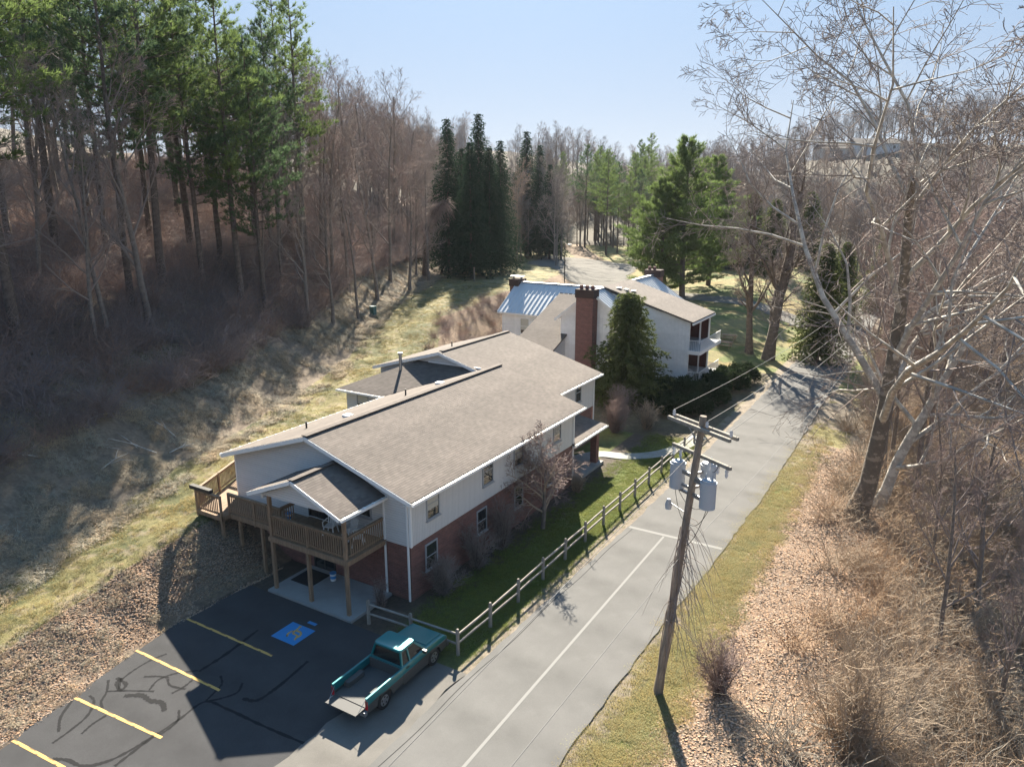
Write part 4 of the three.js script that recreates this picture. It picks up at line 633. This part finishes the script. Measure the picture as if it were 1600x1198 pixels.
{
  const r = rng(2024);
  // pines of the hillside, bases read from the photograph
  const PG = 'tall pines on the wooded hillside', PL = 'tall straight pine with bare lower trunk on the wooded hillside';
  const pines = [pineTree(11, 27, { rad: .33 }), pineTree(12, 25, { rad: .28, base: .45, width: 4.2 }), pineTree(13, 29, { rad: .36, base: .42, width: 5 }), pineTree(14, 24, { rad: .27, base: .3, width: 4.4 })].map((g, i) => conifer('pine_tree', PL, 'tree', g, M.barkPine, i % 2 ? M.pineB : M.pine, PG));
  const pp = placer(pines); let k = 0;
  for (const [x, y] of [[28, 545], [205, 485], [255, 452], [415, 490], [378, 484], [345, 425], [300, 405], [318, 452], [90, 405], [60, 330], [140, 360], [170, 420], [235, 380], [440, 420], [475, 440], [400, 395], [280, 350], [20, 400], [455, 385]]) { const p = hit(x, y); if (p) pp(k++, p.x, p.z, .92 + r() * .2, r() * 6.28); }
  for (let i = 0; i < 8; i++) { const z = -18 - r() * 75, xf = interp(TZ, XF, z), x = xf - 22 - r() * 45; if (z < -62 && x > xf - 30) continue; pp(k++, x, z, .8 + r() * .3, r() * 6.28); }
  // bare hardwoods on the slope
  const BG = 'bare trees in the hillside wood', BL = 'slender leafless hardwood tree in the hillside wood';
  const bares = [0, 1, 2, 3, 4].map(i => bareThing('bare_tree', BL, 'tree', bareTree(100 + i, { height: 15 + i % 3 * 2, radius: .17 + .02 * i, counts: [11, 7, 6, 5], angle: .75, up: .10, wob: .35, start: .25, limb: .42, minR: .009 }), [M.barkGrey, M.twig, i % 2 ? M.twigPink : M.twig], BG));
  const bp = placer(bares); let b = 0;
  for (let i = 0; i < 900 && b < 125; i++) { const z = -12 - Math.pow(r(), .8) * 150, xf = interp(TZ, XF, z), near = z > -60 ? 9 : 5, x = xf - near - Math.pow(r(), 1.3) * 55; if (x < -138) continue; const q = V(x, hgt(x, z), z); if (r() < .35 && z > -45) continue; bp(b++, x, z, .75 + r() * .5, r() * 6.28); }
  // edge trees at the lawn
  for (const [x, y, s] of [[415, 480, .7], [560, 500, .8], [590, 470, 1], [640, 455, .95], [520, 505, .7], [670, 440, 1.1], [610, 440, 1.2], [700, 420, .9], [740, 412, .8], [480, 510, .8], [545, 455, 1.1], [690, 425, .9], [720, 422, .85], [755, 415, .85], [780, 405, .9], [650, 430, 1], [770, 397, .9], [735, 402, 1], [705, 405, 1]]) { const p = hit(x, y); if (p) bp(b++, p.x, p.z, s, r() * 6.28); }
  // spruces
  const SG = 'dark spruces at the edge of the wood', spr = [spruceTree(31, 24, 5), spruceTree(32, 21, 4.4)].map(g => conifer('spruce_tree', 'dense dark cone-shaped spruce at the edge of the wood', 'tree', g, M.barkPine, M.spruce, SG)), sp = placer(spr); let s_ = 0;
  for (const [x, y, s] of [[822, 402, 1.22], [858, 405, 1.02], [842, 398, 1.1], [803, 385, 1.0]]) { const p = hit(x, y); sp(s_++, p.x, p.z, s, r() * 6); }
  for (const [x, d, s] of [[700, 126, 1.05], [722, 132, 1.0], [748, 128, 1.1], [765, 125, 1.0], [782, 135, .95], [735, 118, 1]]) { const dd = ray(x, 300), h = Math.hypot(dd.x, dd.z), X = dd.x / h * d, Z = dd.z / h * d; sp(s_++, X, Z, s, r() * 6); }
  { const p = hit(775, 412); put(copy(spr[1], 'small young spruce beside the lone wooden post'), p.x, p.z, .35, 1); }
  // leaning vine-wrapped tree
  { const p = hit(664, 432), t = thing('leaning_tree', 'vine-wrapped trunk leaning out of the wood over the lawn', 'tree', [p.x, p.y, p.z]); const P = [V(0, -.3, 0), V(.3, 3, 0), V(.6, 6, .2), V(1.6, 8.6, .5), V(3.2, 10.3, .8), V(5.5, 11.6, 1)]; const c = new THREE.CatmullRomCurve3(P).getPoints(20); new MB().tube(c, c.map((_, i) => lerp(.55, .28, i / 20)), 10).build('trunk', M.barkBrown, t); const m = new MB(), q = rng(8); for (let i = 0; i < 1500; i++) { const u = Math.pow(q(), .7) * 20, a = c[Math.min(20, Math.floor(u))], d = V(q() - .5, q() * .9 - .55, q() - .5).normalize(), L = .4 + q() * 1.6 * (u / 20 + .4); m.tube([a, a.clone().addScaledVector(d, L * .5).add(V(0, .1, 0)), a.clone().addScaledVector(d, L).add(V(0, -.3 * L, 0))], [.03, .018, .007], 3); } m.build('vine', M.twigPink, t); }
  // trees beyond the field and the gravel lot
  const FG = 'trees beyond the field', fp = placer([0, 1].map(i => { const t = copy(bares[i], 'tall leafless tree standing in the wood beyond the field'); t.userData.group = FG; return t; })), fq = placer([0, 1].map(i => { const t = copy(pines[i], 'tall pine standing in the wood beyond the field'); t.userData.group = FG; return t; })); let f = 0;
  for (let i = 0; i < 60; i++) { const px = 868 + r() * 150, d = 215 + r() * 80, dd = ray(px, 300), h = Math.hypot(dd.x, dd.z); (r() < .3 ? fq : fp)(f++, dd.x / h * d, dd.z / h * d, .8 + r() * .35, r() * 6); }
  for (const [px, d, s] of [[950, 190, .95], [968, 196, .9], [985, 192, .75]]) { const dd = ray(px, 300), h = Math.hypot(dd.x, dd.z); fq(f++, dd.x / h * d, dd.z / h * d, s, r() * 6); }
  // big white pines beside the farmhouse
  const wp = [pineTree(51, 24, { rad: .5, base: .1, width: 7.5, needle: .55, dense: 2.4 }), pineTree(52, 19, { rad: .45, base: .08, width: 7.8, needle: .55, dense: 2.4 })].map((g, i) => conifer('white_pine', ['tall broad white pine with upswept top behind the farmhouse', 'broad white pine with long low boughs behind the farmhouse'][i], 'tree', g, M.barkPine, M.pine));
  { let p = G(1066, 462, 2.3); put(wp[0], p.x, p.z, 1.02, 1); p = G(1022, 462, 2.5); put(wp[1], p.x, p.z - 3, .95, 2); const w3 = copy(wp[0], 'tall white pine standing next to the dark barn'); p = G(1090, 455, 2.3); put(w3, p.x, p.z - 6, .9, 4); }
  // two-stemmed maple by the road bend
  { const g1 = bareTree(61, { height: 19, radius: .62, counts: [12, 8, 7, 5, 3], angle: .75, up: .10, wob: .38, start: .16, limb: .5, lean: [.08, -.02], minR: .010 }), p = G(1200, 560, .1); put(bareThing('maple_tree', 'big dark-trunked leafless tree with spreading limbs at the road bend', 'tree', g1, [M.barkBrown, M.barkBrown, M.twig]), p.x, p.z, 1, .4); const g2 = bareTree(62, { height: 17, radius: .42, counts: [11, 7, 7, 5, 3], angle: .7, up: .12, wob: .35, start: .2, limb: .45, lean: [-.03, 0], minR: .010 }); put(bareThing('maple_tree', 'narrower leafless tree beside the big dark trunk at the road bend', 'tree', g2, [M.barkBrown, M.barkBrown, M.twig]), p.x - 2.4, p.z - 1.2, 1, 2); }
  // sycamore on the roadside bank
  { const g = bareTree(73, { height: 15, radius: .42, counts: [10, 9, 7, 6, 3], angle: .85, up: .03, wob: .58, start: .22, limb: 1.05, lean: [.16, .02], minR: .009 }), p = G(1335, 800); put(bareThing('sycamore_tree', 'huge leaning sycamore with brown trunk and bone-white limbs beside the road', 'tree', g, [M.barkSyc, M.barkPale, M.twig]), p.x, p.z, 1.32, .5);
    const g2 = bareTree(74, { height: 11, radius: .3, counts: [9, 8, 6, 6, 3], angle: 1.0, up: .0, wob: .6, start: .2, limb: .95, lean: [.32, .1], minR: .008 }); put(bareThing('sycamore_tree', 'pale-limbed smaller sycamore leaning away behind the huge one', 'tree', g2, [M.barkPale, M.barkPale, M.twig]), p.x + 1.0, p.z - 2.5, 1.2, 1.1); }
  // roadside wood
  const RG = 'bare trees of the roadside thicket', rb = placer([1, 3].map(i => { const t = copy(bares[i], 'thin leafless tree in the thicket beyond the road'); t.userData.group = RG; return t; })); let q = 0;
  for (let i = 0; i < 64; i++) { const z = -48 - Math.pow(r(), .9) * 130, x = (z > -90 ? -3.5 : -6) + r() * r() * 18; rb(q++, x, z, .55 + r() * .6, r() * 6); }
  for (const [x, z, s] of [[1.5, -33, .55], [3.0, -38, .6], [1.0, -42, .5], [3.5, -30, .5]]) rb(q++, x, z, s, r() * 6);
  const rc = placer([conifer('cedar_tree', 'dark evergreen tree among bare roadside branches', 'tree', spruceTree(41, 13, 3.4, { pow: .6, base: .03 }), M.barkPine, M.hemlock, 'evergreens beyond the road bend')]);
  for (const [px, d, s] of [[1305, 88, 1.0], [1335, 115, .9], [1215, 150, 1.1], [1270, 165, 1.2], [1180, 160, 1.2], [1140, 175, 1.3], [1400, 130, 1]]) { const dd = ray(px, 300), h = Math.hypot(dd.x, dd.z); rc(0, dd.x / h * d, dd.z / h * d, s, d); }
  // woods toward the distant hill and its skyline
  const dg = bareTree(140, { height: 16, radius: .2, counts: [11, 7, 5, 4], angle: .75, up: .1, wob: .35, start: .2, limb: .45, minR: .014 }), dm = mergeGeometries([dg.trunk, dg.limbs, dg.twigs]), da = [];
  const far = (px, d, s) => { const dd = ray(px, 300), h = Math.hypot(dd.x, dd.z), x = dd.x / h * d, z = dd.z / h * d; da.push([x, hgt(x, z), z, s, 0, r() * 6.28, 0]); };
  for (let i = 0; i < 520; i++) { const px = 1040 + r() * 560, d = 175 + r() * 190; far(px, d, px > 1135 && px < 1400 && d > 240 ? .4 + r() * .25 : .65 + r() * .4); }
  for (let i = 0; i < 80; i++) far(1240 + i * 4.6 + r() * 8, 425 + r() * 25, .95 + r() * .35);
  for (let i = 0; i < 110; i++) far(850 + i * 3.6 + r() * 9, 290 + r() * 60, .8 + r() * .3);
  for (let i = 0; i < 240; i++) far(560 + r() * 320, 150 + r() * 170, .8 + r() * .4);
  const distant = () => stuff('distant_wood', 'far bare woodland covering the hills at the valley end', dm, M.twig, da);
  // evergreen in front of the farmhouse and dark shrubs beneath
  put(conifer('hemlock_tree', 'bushy dark evergreen standing before the white farmhouse', 'tree', spruceTree(45, 9.6, 3.3, { pow: .5, droop: .2, base: .02, irr: .5 }), M.barkPine, M.hemlock), -23.6, -59.2, 1, .7);
  const shrub = (seed, rx, ry, n, bl) => { const q = rng(seed), st = new MB(), cr = new MB(); for (let i = 0; i < 26; i++) { const a = q() * 6.28, e = V(Math.cos(a) * rx * q(), ry * (.5 + .5 * q()), Math.sin(a) * rx * q()); st.tube([V(0, -.1, 0), e.clone().multiplyScalar(.5).add(V(0, .1, 0)), e], [.03, .02, .007], 4); } for (let i = 0; i < n; i++) { const a = q() * 6.28, u = Math.pow(q(), .4), c = q() * 1.1, y = ry * (.12 + .88 * Math.pow(q(), .7)), rad = rx * u * Math.sqrt(Math.max(.1, 1 - Math.pow(y / ry - .35, 2) * 1.6)); blades(cr, V(Math.cos(a) * rad, y * (.85 + .3 * vnoise(a * 2, seed)), Math.sin(a) * rad), V(Math.cos(a), .7, Math.sin(a)), 4, bl, bl * .28, 1.6, q); } return { trunk: st.geo(), crown: cr.geo() }; };
  const rh = placer([conifer('rhododendron_bush', 'dark broadleaf evergreen bush in the bed before the farmhouse', 'shrub', shrub(81, 2.0, 1.9, 2600, .2), M.barkBrown, M.rhodo, 'evergreen bushes before the farmhouse')].map(t => t)); 
  for (const [x, z, s] of [[-18.2, -66.5, 1], [-17.4, -63.5, .95], [-19.6, -62, 1.1], [-17.2, -69.5, 1], [-21.5, -61, 1], [-16.8, -73, .9], [-19, -58.5, .8], [-26, -60, .9], [-17.6, -60, .8]]) rh(0, x, z, s, x * 3);
  // twiggy shrubs
  const twigShrub = (seed, h, w, n, sub = 5) => { const q = rng(seed), st = new MB(), tw = new MB(); for (let i = 0; i < n; i++) { const a = q() * 6.28, sp = q() * w, P = [V((q() - .5) * .3, -.1, (q() - .5) * .3)]; let d = V(Math.cos(a) * sp, 1, Math.sin(a) * sp).normalize(); const L = h * (.6 + .5 * q()); for (let k = 0; k < 5; k++) { d.add(V((q() - .5) * .4, .05, (q() - .5) * .4)).normalize(); P.push(P[k].clone().addScaledVector(d, L / 5)); } st.tube(P, [1, .8, .6, .45, .3, .15].map(e => e * (.018 + .012 * h / 2)), 4); for (let k = 1; k < 6; k++) for (let j = 0; j < sub; j++) { const e = rotAbout(d, .5 + q() * .7, q() * 6.28), l = L * (.12 + .2 * q()), m = P[k].clone().lerp(P[k - 1], q()), f = m.clone().addScaledVector(e, l * .5).add(V((q() - .5) * .1 * l, 0, (q() - .5) * .1 * l)), g = f.clone().addScaledVector(e, l * .5).add(V(0, .08 * l, 0)); tw.tube([m, f, g], [.009, .007, .004], 3); for (let u = 0; u < 2; u++) { const e2 = rotAbout(e, .6, q() * 6.28); tw.tube([f, f.clone().addScaledVector(e2, l * .4)], [.006, .003], 3); } } } return { trunk: st.geo(), crown: tw.geo() }; };
  const ts = (seed, h, w, n, label, x, z, bark, tw, sub, s = 1) => put(conifer('bare_shrub', label, 'shrub', twigShrub(seed, h, w, n, sub), bark, tw), x, z, s, seed);
  { const g = bareTree(91, { height: 2.6, radius: .09, counts: [12, 9, 7, 5], angle: .95, up: .06, wob: .5, start: .28, limb: .75, minR: .006 }); put(bareThing('ornamental_tree', 'small spreading leafless ornamental tree against the brick wall', 'tree', g, [M.barkGrey, M.twigTan, M.twigPink]), -18.1, -33.6, 1.65, 1); }
  ts(92, 1.9, .45, 34, 'twiggy grey-brown shrub at the brick building corner beside the downspout', -18.75, -25.0, M.barkGrey, M.twig, 7); ts(93, 2.3, .4, 26, 'leggy dark shrub against the brick wall near the second window', -18.7, -28.0, M.barkBrown, M.twig, 6); ts(94, 2.6, .3, 24, 'tall narrow dark shrub against the brick wall beside the ornamental tree', -18.8, -30.3, M.barkBrown, M.twig, 6); ts(95, 1.3, .6, 30, 'low rounded bare shrub by the side entry slab', -18.7, -39.3, M.barkGrey, M.twigTan, 6);
  ts(96, 4.6, .62, 34, 'big multi-stemmed bare shrub rising from the leaf-covered bank', -.9, -24.2, M.twigTan, M.twigTan, 8); ts(97, 2.2, .7, 36, 'reddish twiggy bush on the verge beside the utility pole', -5.6, -24.8, M.barkBrown, M.twigPink, 7); ts(98, 2.6, .6, 40, 'tangled bare bush in the shaded bed beyond the side entry', -21.3, -51.5, M.barkGrey, M.twigPink, 7); ts(99, 2.2, .7, 36, 'pale bare bush by the curving walkway', -19.4, -53.6, M.barkGrey, M.twigTan, 7); ts(90, 2.4, .6, 36, 'dark tangled bush under the evergreen before the farmhouse', -22.6, -55.5, M.barkBrown, M.twig, 7);
  { const p = G(578, 972); ts(89, 1.4, .35, 12, 'small dead shrub at the end of the rail fence by the patio', -20.45, -22.6, M.barkBrown, M.twigPink, 5); }
  // undergrowth: uncountable brush, litter, straw and grass
  const stuff = (name, label, geo, mat, spots, tint = .3) => { const im = new THREE.InstancedMesh(geo, mat, spots.length), o = new THREE.Object3D(), UP = V(0, 1, 0), qt = new THREE.Quaternion(); spots.forEach(([x, y, z, s, rx, ry, rz], i) => { o.position.set(x, y, z); o.rotation.set(rx, ry, rz); if (geo.userData.patch) { const n = V(hgt(x - .3, z) - hgt(x + .3, z), .6, hgt(x, z - .3) - hgt(x, z + .3)).normalize(); o.quaternion.setFromUnitVectors(UP, n).multiply(qt.setFromAxisAngle(UP, ry)); } o.scale.setScalar(s); o.updateMatrix(); im.setMatrixAt(i, o.matrix); if (tint) { const k = .72 + .5 * r(), h = (r() - .5) * tint; im.setColorAt(i, lin(k * (1 + h), k, k * (1 - h))); } }); im.name = numbered(name); im.castShadow = im.receiveShadow = true; scene.add(im); tag(im, label, name.replace(/_/g, ' ').split(' ').slice(-1)[0]); return struct(im, 'stuff'); };
  const brushGeo = (() => { const q = rng(5), m = new MB(); for (let i = 0; i < 46; i++) { const a = q() * 6.28, sp = .2 + q() * 1.1, P = [V((q() - .5) * 1.2, -.1, (q() - .5) * 1.2)]; let d = V(Math.cos(a) * sp, 1, Math.sin(a) * sp).normalize(); const L = 1 + q() * 1.5; for (let k = 0; k < 3; k++) { d.add(V((q() - .5) * .7, -.1, (q() - .5) * .7)).normalize(); P.push(P[k].clone().addScaledVector(d, L / 3)); } m.tube(P, [.014, .010, .008, .004], 3); for (let k = 1; k < 4; k++) for (let u = 0; u < 2; u++) { const e = rotAbout(d, .9, q() * 6.28); m.tube([P[k], P[k].clone().addScaledVector(e, .25 + .4 * q())], [.007, .003], 3); } } return m.geo(); })();
  const spots = (n, f, s0, s1, tilt = .2) => { const o = []; let g = 0; while (o.length < n && g++ < n * 8) { const p = f(); if (!p) continue; o.push([p[0], hgt(p[0], p[1]) + (p[2] || 0), p[1], lerp(s0, s1, r()), (r() - .5) * tilt, r() * 6.28, (r() - .5) * tilt]); } return o; };
  distant();
  stuff('hillside_brush', 'tangled bare brush covering the wooded hillside', brushGeo, M.twigPink, spots(2900, () => { const z = -12 - r() * 110, xf = interp(TZ, XF, z), d = 6 + Math.pow(r(), 1.7) * 42; if (z > -60 && d < 9 && r() < .7) return null; return [xf - d, z]; }, .7, 1.6));
  stuff('roadside_brush', 'dense bare brush on the bank beyond the road', brushGeo, M.twigTan, spots(1300, () => { const z = -19 - Math.pow(r(), 1.1) * 100, x = -4.6 + Math.pow(r(), .8) * 17 + (z < -60 ? -1.5 : 0); if (z > -37 && x < -1.5 && r() < .86) return null; return [x, z]; }, .6, 1.35));
  stuff('bank_brush', 'brown brambles on the bank above the farmhouse', brushGeo, M.twigPink, spots(260, () => { const z = -44 - r() * 60, xb = interp(TZ, XB, z); return [xb - r() * 6, z]; }, .35, .75));
  const leaf = new MB(); leaf.quad(V(-.045, 0, .05), V(.045, .012, .05), V(.045, .02, -.05), V(-.045, .006, -.05)); leaf.tri(V(.045, .012, .05), V(.09, .035, 0), V(.045, .02, -.05)); const leafG = leaf.geo();
  const bake = (name, label, geo, mat, spots) => { const P = geo.attributes.position.array, N = P.length / 3, pos = new Float32Array(spots.length * P.length), nor = new Float32Array(pos.length), col = new Float32Array(pos.length), o = new THREE.Object3D(), v = V(0, 0, 0), m3 = new THREE.Matrix3(), nn = geo.attributes.normal.array; spots.forEach(([x, y, z, s, rx, ry, rz], i) => { o.position.set(x, y, z); o.rotation.set(rx, ry, rz); o.scale.setScalar(s); o.updateMatrix(); m3.getNormalMatrix(o.matrix); const k = .85 + .3 * r(), h = (r() - .4) * .3; for (let j = 0; j < N; j++) { const a = (i * N + j) * 3; v.fromArray(P, j * 3).applyMatrix4(o.matrix).toArray(pos, a); v.fromArray(nn, j * 3).applyMatrix3(m3).normalize().toArray(nor, a); col[a] = k * (1 + h); col[a + 1] = k; col[a + 2] = k * (1 - h); } }); const g = new THREE.BufferGeometry(); g.setAttribute('position', new THREE.BufferAttribute(pos, 3)); g.setAttribute('normal', new THREE.BufferAttribute(nor, 3)); g.setAttribute('color', new THREE.BufferAttribute(col, 3)); const me = addMesh(name, g, mat); tag(me, label, 'litter'); return struct(me, 'stuff'); };
  bake('leaf_litter', 'fallen brown leaves carpeting the bank beyond the road', leafG, M.litter, spots(95000, () => { const z = -17 - r() * 40, e = -6.7 + (fbm(-7 * .5, z * .5, 4) - .5) * 2; const x = e + Math.pow(r(), .9) * 11 - .4; return [x, z, .008]; }, .35, .8, .7));
  bake('leaf_litter', 'fallen leaves and mulch on the bank above the parking lot', leafG, M.litter, spots(42000, () => { const z = 4 - r() * 27, xb = interp(TZ, XB, z), wb = interp(TZ, WB, z); return [xb + .15 - r() * wb * .95, z, .008]; }, .35, .75, .7));
  const tuft = (n, L, w, spr, seed, patch = 1) => { const q = rng(seed), m = new MB(); let ox = 0, oz = 0; for (let i = 0; i < n * patch; i++) { if (patch > 1 && i % n === 0) { const b = q() * 6.28, e = Math.sqrt(q()) * .55; ox = Math.cos(b) * e; oz = Math.sin(b) * e; } const a = q() * 6.28, p = V(ox + (q() - .5) * .25, -.01, oz + (q() - .5) * .25), d = V(Math.cos(a) * spr, 1, Math.sin(a) * spr).normalize(), s = V(-d.z, 0, d.x).normalize().multiplyScalar(w), k = p.clone().addScaledVector(d, L * .55 * (.6 + .6 * q())), e = k.clone().add(V(d.x, d.y * .2 - spr * .15, d.z).multiplyScalar(L * .5)); m.tri(p.clone().add(s), p.clone().sub(s), k); m.tri(k.clone().add(s.clone().multiplyScalar(.8)), k.clone().sub(s.clone().multiplyScalar(.8)), e); } const g = m.geo(); g.userData.patch = patch > 1; return g; };
  stuff('straw_grass', 'matted straw-coloured dead grass on the slope', tuft(12, .6, .012, 1.0, 3, 8), M.straw, spots(3600, () => { const z = -2 - r() * 95, xf = interp(TZ, XF, z); const d = -1 + Math.pow(r(), 1.2) * 20; if (fbm((xf - d) * .25, z * .25, 3) < .38) return null; return [xf - d, z]; }, .5, 1.2, .5));
  stuff('straw_grass', 'dead grass and weeds on the bank beside the parking lot', tuft(14, .5, .012, 1.1, 4), M.straw, spots(2200, () => { const z = 4 - r() * 27, xb = interp(TZ, XB, z), wb = interp(TZ, WB, z), x = xb - .1 - r() * wb; if (fbm(x * .8, z * .8, 3) < .42) return null; return [x, z]; }, .25, .7, .6));
  stuff('verge_grass', 'short yellow-green grass of the verge beyond the road', tuft(12, .16, .008, .7, 6, 10), M.dryBlade, spots(1900, () => { const z = -16 - r() * (26 + 22 * r()), x = -8.75 + Math.pow(r(), .9) * 2.3; return [x, z]; }, .6, 1.3, .3));
  stuff('lawn_grass', 'short green lawn between the lodge and the fence', tuft(12, .13, .008, .6, 7, 10), M.grassBlade, spots(2000, () => [-18.6 + r() * 3.9, -21.6 - r() * 31], .6, 1.3, .3));
  stuff('terrace_grass', 'yellowing grass on the terrace above the bank', tuft(12, .18, .009, .8, 8, 10), M.dryBlade, spots(1500, () => { const z = 2 - r() * 95, xb = interp(TZ, XB, z), wb = interp(TZ, WB, z), xf = interp(TZ, XF, z); return [lerp(xb - wb, xf, r()), z]; }, .6, 1.5, .3));
  // fallen pale branches on the slope
  for (const [x, y, L] of [[150, 640, 2.2], [170, 655, 1.6], [245, 715, 2.4], [265, 710, 1.8], [160, 745, 2], [130, 565, 2.2], [95, 590, 2.6], [275, 690, 1.6], [60, 720, 1.8]]) { const p = hit(x, y); if (!p) continue; const m = new MB(), a = r() * 6.28; const mk = (o, ang, l, rad) => { const e = o.clone().add(V(Math.cos(ang) * l, .15 * l, Math.sin(ang) * l)); e.y = Math.max(hgt(e.x, e.z) + .12, e.y * .5 + hgt(e.x, e.z) * .5); m.tube([o, o.clone().lerp(e, .5).add(V(0, .12, 0)), e], [rad, rad * .7, rad * .3], 5); return e; }; const o = p.clone().add(V(0, .08, 0)); mk(o, a, L, .045); mk(o.clone().add(V(Math.cos(a) * L * .3, .1, Math.sin(a) * L * .3)), a + .6, L * .6, .03); mk(o.clone().add(V(Math.cos(a) * L * .5, .1, Math.sin(a) * L * .5)), a - .5, L * .5, .025); tag(m.build('fallen_branch', M.barkPale), 'pale fallen branch lying on the shaded grassy slope', 'branch', 'fallen branches on the slope'); }
}
scene.fog = new THREE.FogExp2(new THREE.Color(.82, .87, .94), .00009);
renderer.render(scene, camera);
